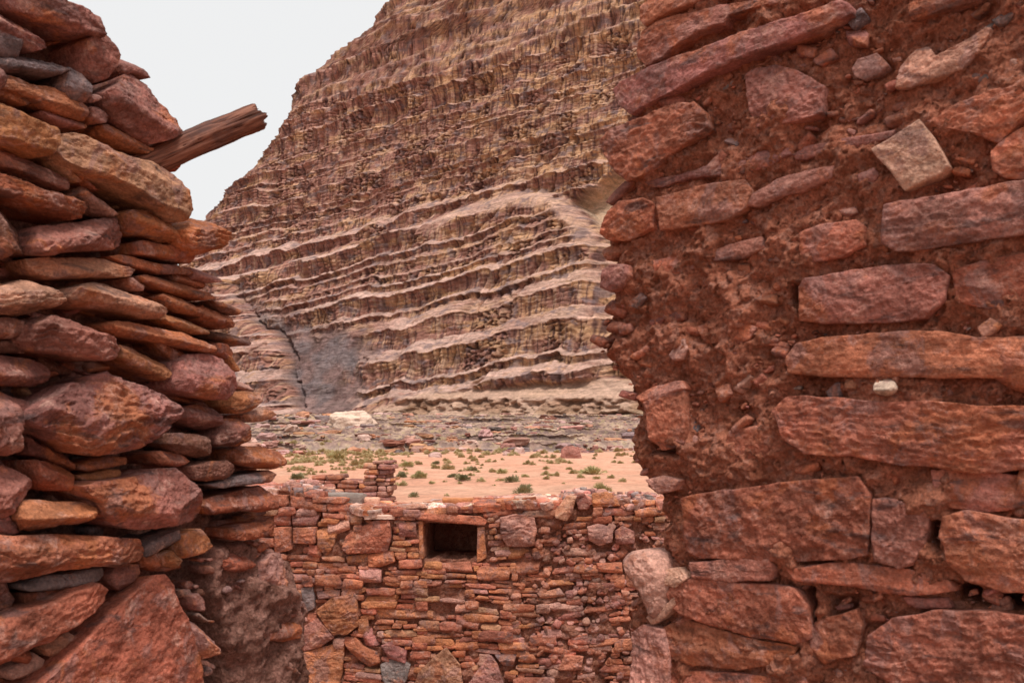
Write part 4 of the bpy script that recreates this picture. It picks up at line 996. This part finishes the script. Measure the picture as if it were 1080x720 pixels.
# ------------------------------------------------------------------ shrubs
def leaf_mat(name, a, c):
    b = NB(name); oi = b.n('ShaderNodeObjectInfo')
    col = b.mix(b.ramp(b.noise(3, 4, .6), [(.35, 0.), (.65, 1.)]), a, c)
    m = b.done(col, None, .9, .1); return m
M_gr = leaf_mat('green shrub leaves', (.19, .175, .09), (.32, .27, .15))
M_dr = leaf_mat('dry shrub stems', (.40, .32, .15), (.54, .41, .24))
M_yg = leaf_mat('yellow green shrub', (.34, .29, .13), (.50, .40, .21))
def shrub_mesh(name, mat, seed, nbl=620):
    r_ = np.random.RandomState(seed); V = []; Fc = []
    lobes = r_.uniform(-.33, .33, (6, 2)); lr = r_.uniform(.18, .36, 6); lh = r_.uniform(.35, .75, 6)
    for k in range(nbl):
        j = r_.randint(6); az = r_.rand() * 6.283; el = math.asin(r_.rand() ** .7)
        base = np.array([lobes[j, 0] * .5, lobes[j, 1] * .5, 0]); dr = np.array([math.cos(az) * math.cos(el), math.sin(az) * math.cos(el), math.sin(el)])
        tip = np.array([lobes[j, 0], lobes[j, 1], 0]) + dr * np.array([lr[j], lr[j], lh[j]]) * r_.uniform(.75, 1.08)
        st = base + (tip - base) * r_.uniform(.45, .8); sdv = np.cross(dr, r_.normal(size=3)); sdv /= np.linalg.norm(sdv) + 1e-6
        wd = r_.uniform(.012, .032); i = len(V)
        V += [st - sdv * wd, st + sdv * wd, tip + sdv * wd * .3, tip - sdv * wd * .3]; Fc.append((i, i + 1, i + 2, i + 3))
    V = np.array(V); V[:, 2] -= .03
    o = mesh_obj(name, V, Fc, mat, None, None, smooth=False, origin=(0, 0, 0)); return o
protos = {}
used = set()
def put(kind, px, py, wpx, label, group, idx=0, sq=1.):
    key = (kind, idx % 3)
    d = rayd(px, py)
    dist = 45.
    for _ in range(12):
        x = d[0] / d[1] * dist; g = ground_z(x, dist); dist = (EYE - g) / max(.012, -(d[2] / d[1]))
        dist = min(dist, 112)
    x = d[0] / d[1] * dist; wd = wpx * 1.3 * dist / F
    nm = {'g': 'shrub', 'd': 'dry_tuft', 'y': 'shrub'}[kind]
    if key not in protos:
        o = shrub_mesh(nm, {'g': M_gr, 'd': M_dr, 'y': M_yg}[kind], hash_(key)); protos[key] = o
    else:
        o = protos[key].copy(); sc.collection.objects.link(o)
    o.location = (x, dist, ground_z(x, dist)); o.rotation_euler = (0, 0, (px * 7.3) % 6.28); o.scale = (wd, wd, wd * .62 * sq)
    tag(o, label, 'shrub' if kind != 'd' else 'dry tuft', group)
def hash_(k): return ord(k[0]) * 10 + k[1]
G1 = 'desert shrubs on the sand'
named = [('g', 488, 506, 19, 'wide flat dark green shrub on the sand beyond the niche', .7), ('g', 539, 508, 16, 'round dark green shrub on the sand above the pale pointed slab', 1.),
 ('g', 477, 503, 12, 'dark green shrub just left of the wide flat one', .8), ('g', 552, 520, 20, 'nearest green shrub, peeping over the wall top behind the pale pointed slab', 1.),
 ('y', 637, 520, 22, 'yellow-green shrub peeping over the right part of the wall top', 1.), ('y', 354, 485, 21, 'large yellow-green bush at the far left edge of the sand', 1.),
 ('g', 436, 524, 11, 'small dark green shrub right of the stone pillar, near the wall top', 1.), ('y', 446, 504, 17, 'broad yellow-green shrub right of the stone pillar, mid sand', .9),
 ('g', 424, 503, 14, 'green shrub on the sand just beside the top of the stone pillar', 1.), ('g', 315, 504, 17, 'grey-green shrub beside the near left wall, at the left edge of the sand', .8),
 ('g', 500, 496, 12, 'green shrub in the far row above the wide flat shrub', .9), ('g', 459, 490, 9, 'small round green shrub high on the sand near the flat grey rock slab', 1.),
 ('y', 529, 499, 12, 'yellow-green shrub above and left of the round dark green one', .9), ('y', 630, 500, 28, 'long yellow-green shrub patch in the far right of the sand', .6)]
for i, (k, x, y, w_, lab, sq) in enumerate(named): put(k, x, y, w_, lab, G1, i, sq)
few = [(328,485,10),(376,491,14),(410,487,12),(428,492,14),(443,488,8),(422,512,14),(313,495,10),(474,495,14),(469,508,5),(455,510,7),(472,523,6),(486,510,7),(527,507,7),(509,508,10),(521,512,4),
       (554,503,8),(574,500,9),(575,505,10),(581,501,6),(614,504,10),(643,504,10),(630,505,8),(595,510,4),(340,497,8),(362,499,7),(392,482,9),(350,492,6),(600,495,7),(655,508,9),(560,512,5),(412,497,7)]
for i, (x, y, w_) in enumerate(few): put('d' if i % 3 else 'y', x, y, w_, 'small low straw-coloured desert shrub scattered on the pink sand', 'small straw-coloured shrubs', i, .9)
rs = np.random.RandomState(3)
for i in range(280):
    x = rs.uniform(290, 690) if i % 3 else rs.uniform(295, 420); y = 476 + 26 * rs.rand() ** 2.2
    put('d', x, y, rs.uniform(4, 10), 'tiny dry tuft among many at the far edge of the sand', 'tiny dry tufts', i, .9)
for o in bpy.data.objects:
    if '_w' in o: del o['_w']
